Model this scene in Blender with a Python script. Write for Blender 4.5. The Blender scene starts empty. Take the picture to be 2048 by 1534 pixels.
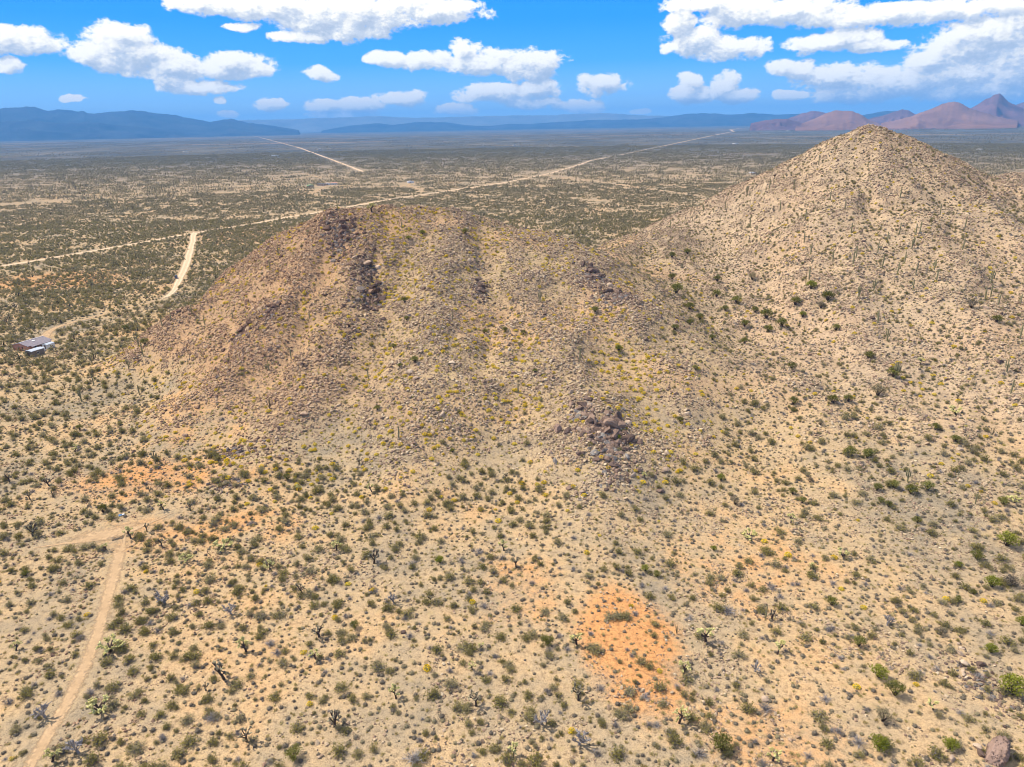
import bpy, bmesh, math, random
import numpy as np
from mathutils import Vector, Matrix, Quaternion

scene = bpy.context.scene
COL = scene.collection
R = math.radians

# ------------------------------------------------------------------ camera
CAM_H = 100.0
PITCH, ROLL = R(20.25), R(1.0)
cam_data = bpy.data.cameras.new("camera")
cam = bpy.data.objects.new("camera", cam_data)
COL.objects.link(cam)
cam_data.sensor_width = 36.0
cam_data.lens = 1400.0 / 2048.0 * 36.0
cam_data.clip_start = 1.0
cam_data.clip_end = 200000.0
fwd = Vector((0, math.cos(PITCH), -math.sin(PITCH)))
up0 = Vector((0, math.sin(PITCH), math.cos(PITCH)))
rt0 = Vector((1, 0, 0))
rt = rt0 * math.cos(ROLL) - up0 * math.sin(ROLL)
upv = up0 * math.cos(ROLL) + rt0 * math.sin(ROLL)
mw = Matrix((rt, upv, -fwd)).transposed().to_4x4()
mw.translation = Vector((0, 0, CAM_H))
cam.matrix_world = mw
scene.camera = cam

# ------------------------------------------------------------------ sun, exposure
SUN_EL = R(52.0)
SUN_AZ = R(-68.0)            # measured from +Y (the view direction) towards +X; the sun stands to the left, a little ahead
to_sun = Vector((math.sin(SUN_AZ) * math.cos(SUN_EL), math.cos(SUN_AZ) * math.cos(SUN_EL), math.sin(SUN_EL)))
sun_data = bpy.data.lights.new("sun", 'SUN')
sun_data.energy = 5.0
sun_data.angle = R(0.53)
sun_data.color = (1.0, 0.915, 0.79)
sun = bpy.data.objects.new("sun", sun_data)
COL.objects.link(sun)
sun.rotation_euler = to_sun.to_track_quat('Z', 'Y').to_euler()
sun.location = (-300, 120, 400)
vs = scene.view_settings
vs.view_transform = 'Standard'
vs.look = 'None'
vs.exposure = 0.47
vs.gamma = 1.0
vs.use_curve_mapping = False
scene.cycles.use_denoising = True
scene.cycles.filter_width = 1.05
scene.cycles.use_adaptive_sampling = True
scene.cycles.adaptive_threshold = 0.03
scene.cycles.max_bounces = 4
scene.cycles.diffuse_bounces = 1
scene.cycles.glossy_bounces = 1
scene.cycles.transmission_bounces = 1
scene.cycles.transparent_max_bounces = 4
scene.cycles.volume_bounces = 0
scene.cycles.caustics_reflective = False
scene.cycles.caustics_refractive = False

# ------------------------------------------------------------------ node helpers
class NT:
    def __init__(self, tree):
        self.t = tree
        self.n = tree.nodes
        self.l = tree.links
    def new(self, kind, **kw):
        nd = self.n.new(kind)
        for k, v in kw.items():
            setattr(nd, k, v)
        return nd
    def put(self, sock, v):
        if v is None:
            return
        if hasattr(v, 'is_output'):
            self.l.new(v, sock)
        else:
            if isinstance(v, (tuple, list)) and len(v) == 3 and sock.type == 'RGBA':
                v = (*v, 1.0)
            sock.default_value = v
    def math(self, op, a, b=None, c=None, clamp=False):
        nd = self.new('ShaderNodeMath', operation=op, use_clamp=clamp)
        self.put(nd.inputs[0], a); self.put(nd.inputs[1], b); self.put(nd.inputs[2], c)
        return nd.outputs[0]
    def vmath(self, op, a, b=None, out=0):
        nd = self.new('ShaderNodeVectorMath', operation=op)
        self.put(nd.inputs[0], a)
        if b is not None:
            self.put(nd.inputs[1], b)
        return nd.outputs[out]
    def noise(self, vec, scale, detail=2.0, rough=0.5, dims='3D', out=0, dist=0.0):
        nd = self.new('ShaderNodeTexNoise', noise_dimensions=dims)
        self.put(nd.inputs['Vector'], vec)
        nd.inputs['Scale'].default_value = scale
        nd.inputs['Detail'].default_value = detail
        nd.inputs['Roughness'].default_value = rough
        nd.inputs['Distortion'].default_value = dist
        return nd.outputs[out]
    def sstep(self, v, a, b, lo=0.0, hi=1.0, mode='SMOOTHSTEP'):
        nd = self.new('ShaderNodeMapRange', interpolation_type=mode)
        self.put(nd.inputs['Value'], v)
        nd.inputs['From Min'].default_value = a
        nd.inputs['From Max'].default_value = b
        nd.inputs['To Min'].default_value = lo
        nd.inputs['To Max'].default_value = hi
        return nd.outputs[0]
    def mix(self, f, a, b, mode='MIX'):
        nd = self.new('ShaderNodeMix', data_type='RGBA', blend_type=mode)
        self.put(nd.inputs[0], f); self.put(nd.inputs[6], a); self.put(nd.inputs[7], b)
        return nd.outputs[2]
    def ramp(self, f, stops):
        nd = self.new('ShaderNodeValToRGB')
        cr = nd.color_ramp
        while len(cr.elements) < len(stops):
            cr.elements.new(0.5)
        for e, (p, c) in zip(cr.elements, stops):
            e.position = p
            e.color = (*c, 1.0)
        self.put(nd.inputs[0], f)
        return nd.outputs[0]

# ------------------------------------------------------------------ world: clear azure sky with fair-weather cumulus
world = bpy.data.worlds.new("World")
scene.world = world
world.use_nodes = True
W = NT(world.node_tree)
W.n.clear()
geo = W.new('ShaderNodeTexCoord')
D = W.vmath('NORMALIZE', geo.outputs['Generated'])
sep = W.new('ShaderNodeSeparateXYZ'); W.put(sep.inputs[0], D)
dx, dy, dz = sep.outputs
hyp = W.math('SQRT', W.math('ADD', W.math('MULTIPLY', dx, dx), W.math('MULTIPLY', dy, dy)))
elev = W.math('MULTIPLY', W.math('ARCTAN2', dz, hyp), 180 / math.pi)
azim = W.math('MULTIPLY', W.math('ARCTAN2', dx, dy), 180 / math.pi)
sky = W.new('ShaderNodeTexSky', sky_type='NISHITA', sun_disc=False)
sky.sun_elevation = SUN_EL
sky.sun_rotation = SUN_AZ
sky.air_density = 1.0
sky.dust_density = 0.3
sky.ozone_density = 1.0
nish = W.vmath('SCALE', sky.outputs[0]); nish.node.inputs['Scale'].default_value = 0.09
grad = W.ramp(W.sstep(elev, -2.0, 18.0, mode='LINEAR'),
              [(0.0, (0.62, 0.84, 1.05)), (0.12, (0.56, 0.80, 1.04)), (0.20, (0.27, 0.58, 0.98)), (0.32, (0.05, 0.38, 0.97)), (0.46, (0.0, 0.285, 0.96)), (1.0, (0.0, 0.20, 0.72))])
clear = W.mix(W.sstep(elev, 11.0, 32.0, 0.94, 0.25), nish, grad)

# clouds: banks of cumulus laid out over the sky in azimuth / elevation (degrees): centre, half width, half height
CLOUDS = [(-20.5, 8.01, 2.88, 0.79), (-16.63, 7.92, 3.53, 1.11), (-13.29, 7.52, 4.38, 1.43), (-9.78, 7.72, 4.44, 1.43), (-5.48, 7.95, 4.48, 0.95), (-14.83, 6.12, 2.37, 0.48), (-11.3, 6.6, 3.21, 0.87), (-18.77, 6.73, 1.36, 0.36), (-31.45, 5.44, 2.51, 0.95), (-33.55, 5.3, 1.71, 0.79), (-26.4, 5.62, 2.27, 1.35), (-27.57, 4.82, 2.1, 1.11), (-25.08, 4.66, 2.59, 1.19), (-23.48, 4.17, 2.63, 0.95), (-19.13, 4.22, 2.78, 1.03), (-20.48, 3.95, 2.3, 0.71), (-23.47, 3.29, 1.31, 0.87), (-21.96, 2.79, 2.96, 0.56), (-32.96, 3.95, 0.89, 0.6), (-29.68, 2.08, 0.85, 0.28), (-13.53, 3.75, 1.39, 0.52), (-8.59, 4.71, 1.94, 0.64), (-6.04, 4.63, 2.44, 0.79), (-3.05, 5.33, 1.43, 0.87), (-1.97, 4.38, 3.68, 0.99), (1.76, 4.19, 3.07, 1.31), (-0.52, 2.3, 3.68, 0.79), (2.31, 2.53, 2.04, 0.79), (7.18, 2.71, 1.95, 0.87), (5.53, 1.32, 2.44, 0.56), (1.74, 1.6, 2.45, 0.48), (-3.59, 1.22, 1.84, 0.52), (-13.57, 1.63, 1.79, 0.48), (-11.04, 1.6, 2.41, 0.71), (-8.05, 2.09, 2.03, 0.64), (-12.19, 0.99, 2.8, 0.32), (-17.61, 1.73, 1.25, 0.48), (-20.79, 1.91, 0.57, 0.28), (-20.35, 1.08, 0.84, 0.24), (13.89, 7.71, 3.18, 0.64), (16.65, 7.11, 3.53, 1.03), (20.6, 6.88, 4.6, 1.03), (25.28, 6.43, 5.55, 0.87), (29.57, 6.39, 4.27, 0.71), (32.76, 6.29, 2.06, 0.56), (12.77, 6.57, 1.12, 1.19), (13.71, 5.51, 2.39, 1.11), (16.01, 4.91, 3.15, 0.87), (11.98, 5.19, 1.0, 0.4), (23.65, 5.1, 2.32, 0.87), (22.11, 4.94, 2.65, 0.71), (25.25, 4.59, 2.29, 0.48), (31.25, 4.58, 2.97, 1.83), (32.67, 4.76, 2.24, 1.67), (29.48, 3.67, 2.57, 1.19), (33.96, 2.71, 2.38, 2.38), (30.51, 2.58, 4.23, 1.27), (20.68, 3.44, 2.14, 0.71), (24.29, 2.69, 4.1, 1.03), (27.12, 2.12, 4.37, 1.03), (24.75, 1.66, 3.34, 0.79), (31.79, 1.58, 4.17, 0.79), (13.55, 2.79, 1.11, 0.64), (13.78, 2.04, 1.83, 0.87), (16.04, 2.48, 1.26, 1.03), (16.97, 1.79, 1.41, 0.71), (20.55, 1.69, 1.23, 0.4), (9.85, 0.74, 0.89, 0.24)]
grp = bpy.data.node_groups.new("cumulus_field", 'ShaderNodeTree')
grp.interface.new_socket("P", in_out='INPUT', socket_type='NodeSocketVector')
grp.interface.new_socket("Field", in_out='OUTPUT', socket_type='NodeSocketFloat')
G = NT(grp)
gi = G.new('NodeGroupInput'); go = G.new('NodeGroupOutput')
P = gi.outputs[0]
wn = G.noise(P, 0.42, 2.0, 0.55, out=1)
warp = G.vmath('MULTIPLY', G.vmath('SUBTRACT', wn, (0.5, 0.5, 0.5)), (2.4, 0.9, 0.0))
PW = G.vmath('ADD', P, warp)
sp = G.new('ShaderNodeSeparateXYZ'); G.put(sp.inputs[0], PW)
field = None
for (u, v, a, b) in CLOUDS:
    ma = G.new('ShaderNodeVectorMath', operation='MULTIPLY_ADD')
    G.put(ma.inputs[0], PW); ma.inputs[1].default_value = (1.0 / a, 1.0 / b, 0.0); ma.inputs[2].default_value = (-u / a, -v / b, 0.0)
    e = G.vmath('DOT_PRODUCT', ma.outputs[0], ma.outputs[0], out=1)
    if field is None:
        field = e
    else:
        sm = G.new('ShaderNodeMath', operation='SMOOTH_MIN')
        G.put(sm.inputs[0], field); G.put(sm.inputs[1], e); sm.inputs[2].default_value = 0.15
        field = sm.outputs[0]
field = G.math('SUBTRACT', 1.0, G.math('MINIMUM', field, 2.5))
PS = G.vmath('MULTIPLY', P, (1.0, 1.5, 0.0))
b1 = G.noise(PS, 0.62, 6.0, 0.56)
b2 = G.noise(PS, 1.7, 3.0, 0.5)
bill = G.math('ABSOLUTE', G.math('SUBTRACT', b2, 0.5))
field = G.math('ADD', field, G.math('MULTIPLY', G.math('SUBTRACT', b1, 0.5), 2.0))
field = G.math('SUBTRACT', field, G.math('MULTIPLY', G.math('SUBTRACT', bill, 0.08), 1.4))
G.put(go.inputs[0], field)

cmb = W.new('ShaderNodeCombineXYZ')
W.put(cmb.inputs[0], azim); W.put(cmb.inputs[1], elev)
g1 = W.new('ShaderNodeGroup', node_tree=grp); W.put(g1.inputs[0], cmb.outputs[0])
off = W.vmath('ADD', cmb.outputs[0], (-0.32, 0.42, 0.0))
g2 = W.new('ShaderNodeGroup', node_tree=grp); W.put(g2.inputs[0], off)
g3 = W.new('ShaderNodeGroup', node_tree=grp); W.put(g3.inputs[0], W.vmath('ADD', cmb.outputs[0], (-0.25, 0.75, 0.0)))
f1, f2 = g1.outputs[0], g2.outputs[0]
roof = W.sstep(g3.outputs[0], 0.15, 1.15)                           # cloud standing above this point shades its base
alpha = W.sstep(f1, -0.02, 0.5)
thick = W.sstep(f1, 0.1, 1.3)
slope = W.sstep(W.math('SUBTRACT', f1, f2), -0.5, 0.6)          # faces turned to the sun and the zenith are brighter
lit = W.math('ADD', W.math('MULTIPLY', slope, 0.62), W.math('MULTIPLY', W.math('SUBTRACT', 1.0, roof), 0.42))
ccol = W.ramp(lit, [(0.0, (0.44, 0.49, 0.56)), (0.28, (0.60, 0.63, 0.66)), (0.52, (0.84, 0.81, 0.73)), (0.85, (1.06, 1.0, 0.87))])
low = W.sstep(elev, 0.0, 3.0, 0.7, 1.0)
skyc = W.mix(W.math('MULTIPLY', alpha, 0.97), clear, ccol)
bg = W.new('ShaderNodeBackground'); W.put(bg.inputs[0], skyc); bg.inputs[1].default_value = 1.0
# everywhere else unseen broken cumulus goes on, its cover raised to whiten the skylight
PO = W.vmath('MULTIPLY', D, (1.0, 1.0, 1.8))
on = W.noise(PO, 5.5, 3.0, 0.58)
oa = W.sstep(on, 0.49, 0.57)
ob = W.new('ShaderNodeBackground')
W.put(ob.inputs[0], W.mix(oa, clear, W.ramp(on, [(0.5, (0.98, 0.94, 0.88)), (0.68, (0.75, 0.76, 0.78))])))
inside = W.math('MULTIPLY', W.sstep(W.math('ABSOLUTE', azim), 38.0, 42.0, 1.0, 0.0),
                W.math('MULTIPLY', W.sstep(elev, 9.6, 11.5, 1.0, 0.0), W.sstep(elev, -0.6, 0.4)))
wm = W.new('ShaderNodeMixShader')
W.put(wm.inputs[0], inside); W.put(wm.inputs[1], ob.outputs[0]); W.put(wm.inputs[2], bg.outputs[0])
wo = W.new('ShaderNodeOutputWorld'); W.put(wo.inputs[0], wm.outputs[0])
world.cycles.sampling_method = 'MANUAL'
world.cycles.sample_map_resolution = 512

# ------------------------------------------------------------------ terrain height
_rng = np.random.RandomState(11)
_TAB = _rng.rand(256, 256)
def vnoise(x, y):
    xi = np.floor(x).astype(int); yi = np.floor(y).astype(int)
    fx = x - xi; fy = y - yi
    fx = fx * fx * fx * (fx * (fx * 6 - 15) + 10); fy = fy * fy * fy * (fy * (fy * 6 - 15) + 10)
    a = _TAB[xi & 255, yi & 255]; b = _TAB[(xi + 1) & 255, yi & 255]
    c = _TAB[xi & 255, (yi + 1) & 255]; d = _TAB[(xi + 1) & 255, (yi + 1) & 255]
    return (a * (1 - fx) + b * fx) * (1 - fy) + (c * (1 - fx) + d * fx) * fy - 0.5
def fbm(x, y, o=4):
    s = 0; a = 1.0
    for i in range(o):
        s = s + a * vnoise(x * 2 ** i + 17.3 * i, y * 2 ** i - 9.1 * i); a *= 0.5
    return s
# ridge lines of the two hills: polyline of (x, y, z) and the side slope
RIDGES_A = [
    ([(-94, 362, 56.5), (-86, 368, 57), (-67, 374, 60.5), (-48, 375, 61.5), (-30, 374, 60.5), (-15, 370, 55), (8, 360, 48), (20, 355, 44.5), (37, 312, 37), (48, 290, 30), (56, 250, 17), (58, 205, 3)], 0.42),
    ([(-94, 362, 57), (-114, 350, 34), (-130, 335, 25.5), (-144, 320, 23), (-160, 300, 11), (-178, 284, 1)], 0.42),
    ([(-91, 365, 56), (-98, 300, 32), (-108, 245, 13), (-112, 205, 1)], 0.30),
    ([(-67, 374, 57), (-72, 300, 35), (-70, 240, 18), (-82, 200, 3)], 0.30),
    ([(-30, 374, 56), (-30, 300, 37), (-26, 240, 21), (-32, 172, 0)], 0.30),
    ([(8, 360, 46), (8, 300, 34), (26, 205, 13), (23, 163, 1)], 0.32),
]
RIDGES_B = [
    ([(236, 480, 88), (201, 505, 74), (173, 520, 60), (144, 540, 41), (120, 550, 28), (91, 560, 13), (66, 575, 3)], 0.46),
    ([(236, 480, 89), (287, 500, 69), (330, 520, 58), (396, 560, 61), (520, 640, 58), (640, 700, 40)], 0.44),
    ([(236, 480, 88), (190, 400, 56), (150, 310, 30), (132, 230, 12), (126, 170, 2)], 0.25),
    ([(236, 480, 88), (225, 390, 58), (192, 290, 33), (165, 210, 16), (150, 160, 3)], 0.25),
    ([(240, 480, 88), (262, 400, 60), (240, 300, 37), (205, 220, 20), (185, 165, 5)], 0.25),
    ([(250, 480, 86), (310, 410, 58), (305, 310, 40), (260, 220, 22)], 0.25),
    ([(330, 520, 60), (360, 420, 52), (360, 320, 38)], 0.22),
    ([(20, 355, 37), (60, 420, 29), (100, 470, 30), (150, 505, 37)], 0.24),
    ([(100, 470, 28), (102, 400, 23), (108, 320, 15.5), (108, 240, 7), (104, 180, 0)], 0.16),
    ([(22, 350, 39), (60, 338, 29), (105, 325, 17)], 0.20),
    ([(46, 292, 28), (78, 262, 18), (104, 225, 7)], 0.20),
]
# water-cut gullies: polyline, depth, half width
GULLIES = [
    ([(-57, 372), (-62, 335), (-52, 285), (-52, 230), (-60, 190)], 4.5, 6),
    ([(-104, 352), (-112, 310), (-120, 265), (-128, 230)], 3.5, 6),
    ([(-84, 350), (-86, 300), (-92, 250), (-98, 210)], 3.5, 5),
    ([(-10, 362), (-12, 310), (-4, 250), (-8, 190)], 4.5, 7),
    ([(60, 380), (80, 320), (88, 260), (92, 210)], 2.0, 7),
    ([(215, 455), (176, 370), (140, 300), (118, 240), (112, 175)], 5.0, 8),
    ([(248, 455), (225, 370), (190, 290), (158, 220), (140, 165)], 4.5, 8),
    ([(290, 480), (285, 400), (240, 300), (190, 215)], 4.5, 8),
    ([(190, 470), (160, 420), (132, 360), (120, 300), (122, 240)], 4.0, 7),
]
def _ridge(x, y, pts, slope):
    best = np.full(x.shape, -1e9)
    for (x1, y1, z1), (x2, y2, z2) in zip(pts[:-1], pts[1:]):
        ex, ey = x2 - x1, y2 - y1
        t = np.clip(((x - x1) * ex + (y - y1) * ey) / (ex * ex + ey * ey), 0, 1)
        d = np.hypot(x - x1 - t * ex, y - y1 - t * ey)
        best = np.maximum(best, z1 + t * (z2 - z1) - slope * (np.sqrt(d * d + 16.0) - 4.0) - d * d / 260.0)
    return best
def _hills(x, y):
    wx = x + 7 * fbm(x / 38.0, y / 38.0, 3); wy = y + 7 * fbm(x / 38.0 + 50, y / 38.0 + 20, 3)
    a = np.stack([_ridge(wx, wy, p, s) for p, s in RIDGES_A]); b = np.stack([_ridge(wx, wy, p, s) for p, s in RIDGES_B])
    return a, b
def _gully(x, y):
    g = np.zeros(x.shape)
    for pts, dep, hw in GULLIES:
        best = np.full(x.shape, 1e9)
        for (x1, y1), (x2, y2) in zip(pts[:-1], pts[1:]):
            ex, ey = x2 - x1, y2 - y1
            t = np.clip(((x - x1) * ex + (y - y1) * ey) / (ex * ex + ey * ey), 0, 1)
            best = np.minimum(best, np.hypot(x - x1 - t * ex, y - y1 - t * ey))
        g = np.maximum(g, dep * np.exp(-(best / hw) ** 2))
    return g
def _lse(v, k):
    m = v.max(0)
    return m + k * np.log(np.exp((v - m) / k).sum(0))
def height(x, y, which=False):
    x = np.atleast_1d(np.asarray(x, float)); y = np.atleast_1d(np.asarray(y, float))
    h = np.zeros(x.shape); w = np.zeros(x.shape, int)
    near = (x > -420) & (x < 900) & (y > 40) & (y < 1100)
    if near.any():
        xs, ys = x[near], y[near]
        a, b = _hills(xs, ys)
        la, lb = _lse(a, 5.0) - 1.2, _lse(b, 5.0) - 1.2
        allv = np.stack([la, lb, np.zeros_like(la)])
        z = _lse(allv, 3.2) - 1.5 * 0
        z0 = np.log(np.exp(np.clip(-allv[:2].max(0) / 3.2, -50, 50)) + 1)
        up = np.clip(allv[:2].max(0) / 18.0, 0, 1)
        gx_, gy_ = xs + 16 * fbm(xs / 24.0 + 31, ys / 24.0, 3), ys + 12 * fbm(xs / 20.0, ys / 20.0 + 77, 2)
        z = z + up * (3.0 * fbm(xs / 26.0, ys / 26.0, 4) + 1.8 * (0.4 - np.abs(fbm(gx_ / 15.0 + 9, gy_ / 36.0, 3))) + 0.9 * fbm(xs / 7.0, ys / 7.0, 2) - 0.42 * _gully(gx_, gy_))
        z = z + 0.7 * fbm(xs / 45.0 + 3, ys / 45.0, 3) + 0.16 * fbm(xs / 6.0, ys / 6.0, 3)
        fade = np.clip((420 + xs) / 80, 0, 1) * np.clip((900 - xs) / 150, 0, 1) * np.clip((1100 - ys) / 150, 0, 1) * np.clip((ys - 40) / 15, 0, 1)
        h[near] = z * fade
        ww = np.zeros(xs.shape, int)
        ww[(la > 1.0) & (la >= lb)] = 1
        ww[(lb > 1.0) & (lb > la)] = 2
        w[near] = ww
    return (h, w) if which else h

# ------------------------------------------------------------------ tags
def tag(o, label=None, cat=None, group=None, kind=None):
    if label: o["label"] = label
    if cat: o["category"] = cat
    if group: o["group"] = group
    if kind: o["kind"] = kind
    return o
def link_mesh(name, me, parent=None):
    o = bpy.data.objects.new(name, me)
    COL.objects.link(o)
    if parent is not None:
        o.parent = parent
    return o
def np_mesh(name, verts, faces, mats=(), midx=None, smooth=False):
    me = bpy.data.meshes.new(name)
    me.from_pydata([tuple(v) for v in verts] if not isinstance(verts, np.ndarray) else verts.tolist(), [], faces if not isinstance(faces, np.ndarray) else faces.tolist())
    for m in mats:
        me.materials.append(m)
    if midx is not None:
        me.polygons.foreach_set('material_index', np.asarray(midx, np.int32))
    if smooth:
        me.polygons.foreach_set('use_smooth', np.ones(len(me.polygons), bool))
    me.update()
    return me

# ------------------------------------------------------------------ materials
def new_mat(name, glossy=False):
    m = bpy.data.materials.new(name)
    m.use_nodes = True
    n = NT(m.node_tree)
    n.n.clear()
    out = n.new('ShaderNodeOutputMaterial')
    b = n.new('ShaderNodeBsdfPrincipled' if glossy else 'ShaderNodeBsdfDiffuse')
    n.put(out.inputs[0], b.outputs[0])
    n.bsdf = b; n.out = out
    return m, n
def plain_mat(name, col, rough=0.8, spec=0.2, grain=0.12, scale=3.0):
    m, n = new_mat(name, True)
    tc = n.new('ShaderNodeTexCoord').outputs['Object']
    nz = n.noise(tc, scale, 4.0, 0.6)
    c = n.mix(1.0, (*col, 1), n.ramp(nz, [(0.25, (1 - grain * 2,) * 3), (0.75, (1 + grain,) * 3)]), 'MULTIPLY')
    n.put(n.bsdf.inputs[0], c)
    n.bsdf.inputs['Roughness'].default_value = rough
    n.bsdf.inputs['Specular IOR Level'].default_value = spec
    return m
def foliage_mat(name, stops, isl=0.35, trans=0.25):
    """colour varies from plant to plant and from leaf to leaf"""
    m, n = new_mat(name)
    oi = n.new('ShaderNodeObjectInfo').outputs['Random']
    ri = n.new('ShaderNodeNewGeometry').outputs['Random Per Island']
    f = n.math('ADD', n.math('MULTIPLY', oi, 1 - isl), n.math('MULTIPLY', ri, isl))
    c = n.ramp(f, stops)
    n.put(n.bsdf.inputs[0], c)
    tr = n.new('ShaderNodeBsdfTranslucent'); n.put(tr.inputs[0], c)
    mx = n.new('ShaderNodeMixShader'); mx.inputs[0].default_value = trans
    n.put(mx.inputs[1], n.bsdf.outputs[0]); n.put(mx.inputs[2], tr.outputs[0])
    n.put(n.out.inputs[0], mx.outputs[0])
    return m
def rock_mat(name, stops, mott=0.35, scale=1.3):
    m, n = new_mat(name)
    oi = n.new('ShaderNodeObjectInfo').outputs['Random']
    ge = n.new('ShaderNodeNewGeometry')
    f = n.math('FRACT', n.math('ADD', oi, ge.outputs['Random Per Island']))
    c = n.ramp(f, stops)
    nz = n.noise(ge.outputs['Position'], scale, 5.0, 0.65)
    c = n.mix(1.0, c, n.ramp(nz, [(0.28, (1 - mott,) * 3), (0.5, (1, 1, 1)), (0.75, (1 + mott * 0.6, 1 + mott * 0.55, 1 + mott * 0.5))]), 'MULTIPLY')
    spx = n.new('ShaderNodeSeparateXYZ'); n.put(spx.inputs[0], ge.outputs['Position'])
    c = n.mix(n.sstep(spx.outputs[0], -95.0, -30.0, 0.45, 0.0), c, n.mix(1.0, c, (0.98, 0.78, 0.66, 1), 'MULTIPLY'))   # redder stone to the left
    n.put(n.bsdf.inputs[0], c)
    bp = n.new('ShaderNodeBump'); bp.inputs['Strength'].default_value = 0.6; bp.inputs['Distance'].default_value = 0.15
    n.put(bp.inputs['Height'], n.noise(ge.outputs['Position'], 3.5, 5.0, 0.7))
    n.put(n.bsdf.inputs['Normal'], bp.outputs[0])
    return m

M = {}
def ground_material():
    m, n = new_mat("desert_soil")
    ge = n.new('ShaderNodeNewGeometry')
    P = ge.outputs['Position']
    sp = n.new('ShaderNodeSeparateXYZ'); n.put(sp.inputs[0], P)
    n1 = n.noise(P, 0.022, 2.0, 0.55)
    n2 = n.noise(P, 0.11, 3.0, 0.6)
    n3 = n.noise(P, 0.9, 3.0, 0.65)
    n4 = n.noise(P, 4.5, 2.0, 0.6)
    soil = n.ramp(n.math('ADD', n.math('MULTIPLY', n1, 0.6), n.math('MULTIPLY', n2, 0.4)),
                  [(0.37, (0.255, 0.208, 0.145)), (0.45, (0.35, 0.265, 0.165)), (0.53, (0.425, 0.302, 0.172)), (0.62, (0.465, 0.30, 0.155))])
    # bare orange earth
    om = None
    for (x, y, rx, ry, s) in ORANGE:
        q = n.vmath('MULTIPLY', n.vmath('SUBTRACT', P, (x, y, 0)), (1 / rx, 1 / ry, 0))
        e = n.math('MULTIPLY', n.math('SUBTRACT', 1.0, n.vmath('DOT_PRODUCT', q, q, out=1)), s)
        om = e if om is None else n.math('MAXIMUM', om, e)
    om = n.math('ADD', om, n.math('SUBTRACT', n.math('ADD', n.math('MULTIPLY', n2, 2.0), n.math('MULTIPLY', n3, 1.2)), 1.6))
    soil = n.mix(n.sstep(om, -0.35, 1.2, 0.0, 0.85), soil, (0.53, 0.25, 0.092, 1))
    # the hills: paler, greyer debris with straw coloured litter
    hz = n.sstep(sp.outputs[2], 3.0, 14.0)
    hillc = n.ramp(n.math('ADD', n.math('MULTIPLY', n2, 0.5), n.math('MULTIPLY', n3, 0.5)),
                   [(0.36, (0.225, 0.158, 0.10)), (0.47, (0.325, 0.236, 0.148)), (0.56, (0.395, 0.288, 0.17)), (0.66, (0.38, 0.288, 0.14))])
    nh = n.noise(P, 0.018, 3.0, 0.5)
    hillc = n.mix(n.sstep(nh, 0.45, 0.62, 0.0, 0.75), hillc, (0.45, 0.28, 0.155, 1))
    red = n.math('MULTIPLY', n.sstep(n.math('ADD', sp.outputs[0], n.math('MULTIPLY', n1, 60.0)), -60.0, 10.0, 0.6, 0.0), hz)
    hillc = n.mix(red, hillc, (0.37, 0.215, 0.12, 1))
    # the conical hill is built of a paler, pinkish rock
    pale = n.math('MULTIPLY', n.sstep(n.math('ADD', sp.outputs[0], n.math('MULTIPLY', n1, 60.0)), 95.0, 150.0), 0.65)
    hillc = n.mix(pale, hillc, n.ramp(n2, [(0.38, (0.33, 0.245, 0.17)), (0.6, (0.44, 0.33, 0.23))]))
    soil = n.mix(n.math('MULTIPLY', hz, 0.85), soil, hillc)
    # pebbles and litter
    sp3 = n.ramp(n3, [(0.33, (0.58, 0.57, 0.57)), (0.47, (1, 1, 1)), (0.70, (1.14, 1.12, 1.08))])
    sp4 = n.ramp(n4, [(0.33, (0.62, 0.61, 0.61)), (0.48, (1, 1, 1)), (0.68, (1.2, 1.18, 1.15))])
    soil = n.mix(1.0, n.mix(1.0, soil, sp3, 'MULTIPLY'), sp4, 'MULTIPLY')
    litter = n.sstep(n.noise(P, 0.35, 3.0, 0.7), 0.56, 0.68, 0.0, 0.5)
    soil = n.mix(litter, soil, (0.36, 0.27, 0.13, 1))
    plainm = n.math('MULTIPLY', n.sstep(sp.outputs[1], 380.0, 700.0), n.sstep(sp.outputs[2], 3.0, 8.0, 1.0, 0.0))
    soil = n.mix(n.math('MULTIPLY', plainm, 0.45), soil, (0.34, 0.255, 0.16, 1))   # leaf litter and grass between the dense scrub
    # scrub too far away to tell the plants apart
    dist = n.vmath('LENGTH', P, out=1)
    Ps = n.vmath('MULTIPLY', P, (1.0, 0.45, 1.0))
    v1 = n.noise(Ps, 0.0035, 6.0, 0.62)
    v2 = n.noise(n.vmath('MULTIPLY', P, (0.25, 1.0, 1.0)), 0.0012, 4.0, 0.55)
    v3 = n.noise(P, 0.03, 4.0, 0.75)
    veg = n.ramp(n.math('ADD', n.math('MULTIPLY', v1, 0.55), n.math('MULTIPLY', v3, 0.45)),
                 [(0.36, (0.06, 0.063, 0.062)), (0.48, (0.098, 0.098, 0.09)), (0.58, (0.15, 0.138, 0.115)), (0.68, (0.29, 0.225, 0.165))])
    veg = n.mix(n.sstep(v2, 0.57, 0.66, 0.0, 0.6), veg, (0.27, 0.19, 0.13, 1))
    far = n.sstep(dist, 900.0, 3200.0, 0.0, 1.0)
    dn = n.new('ShaderNodeBsdfDiffuse'); n.put(dn.inputs[0], soil)
    df = n.new('ShaderNodeBsdfDiffuse'); n.put(df.inputs[0], veg)
    mx = n.new('ShaderNodeMixShader'); n.put(mx.inputs[0], far); n.put(mx.inputs[1], dn.outputs[0]); n.put(mx.inputs[2], df.outputs[0])
    n.put(n.out.inputs[0], mx.outputs[0])
    bp = n.new('ShaderNodeBump'); bp.inputs['Strength'].default_value = 0.75; bp.inputs['Distance'].default_value = 0.35
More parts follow.
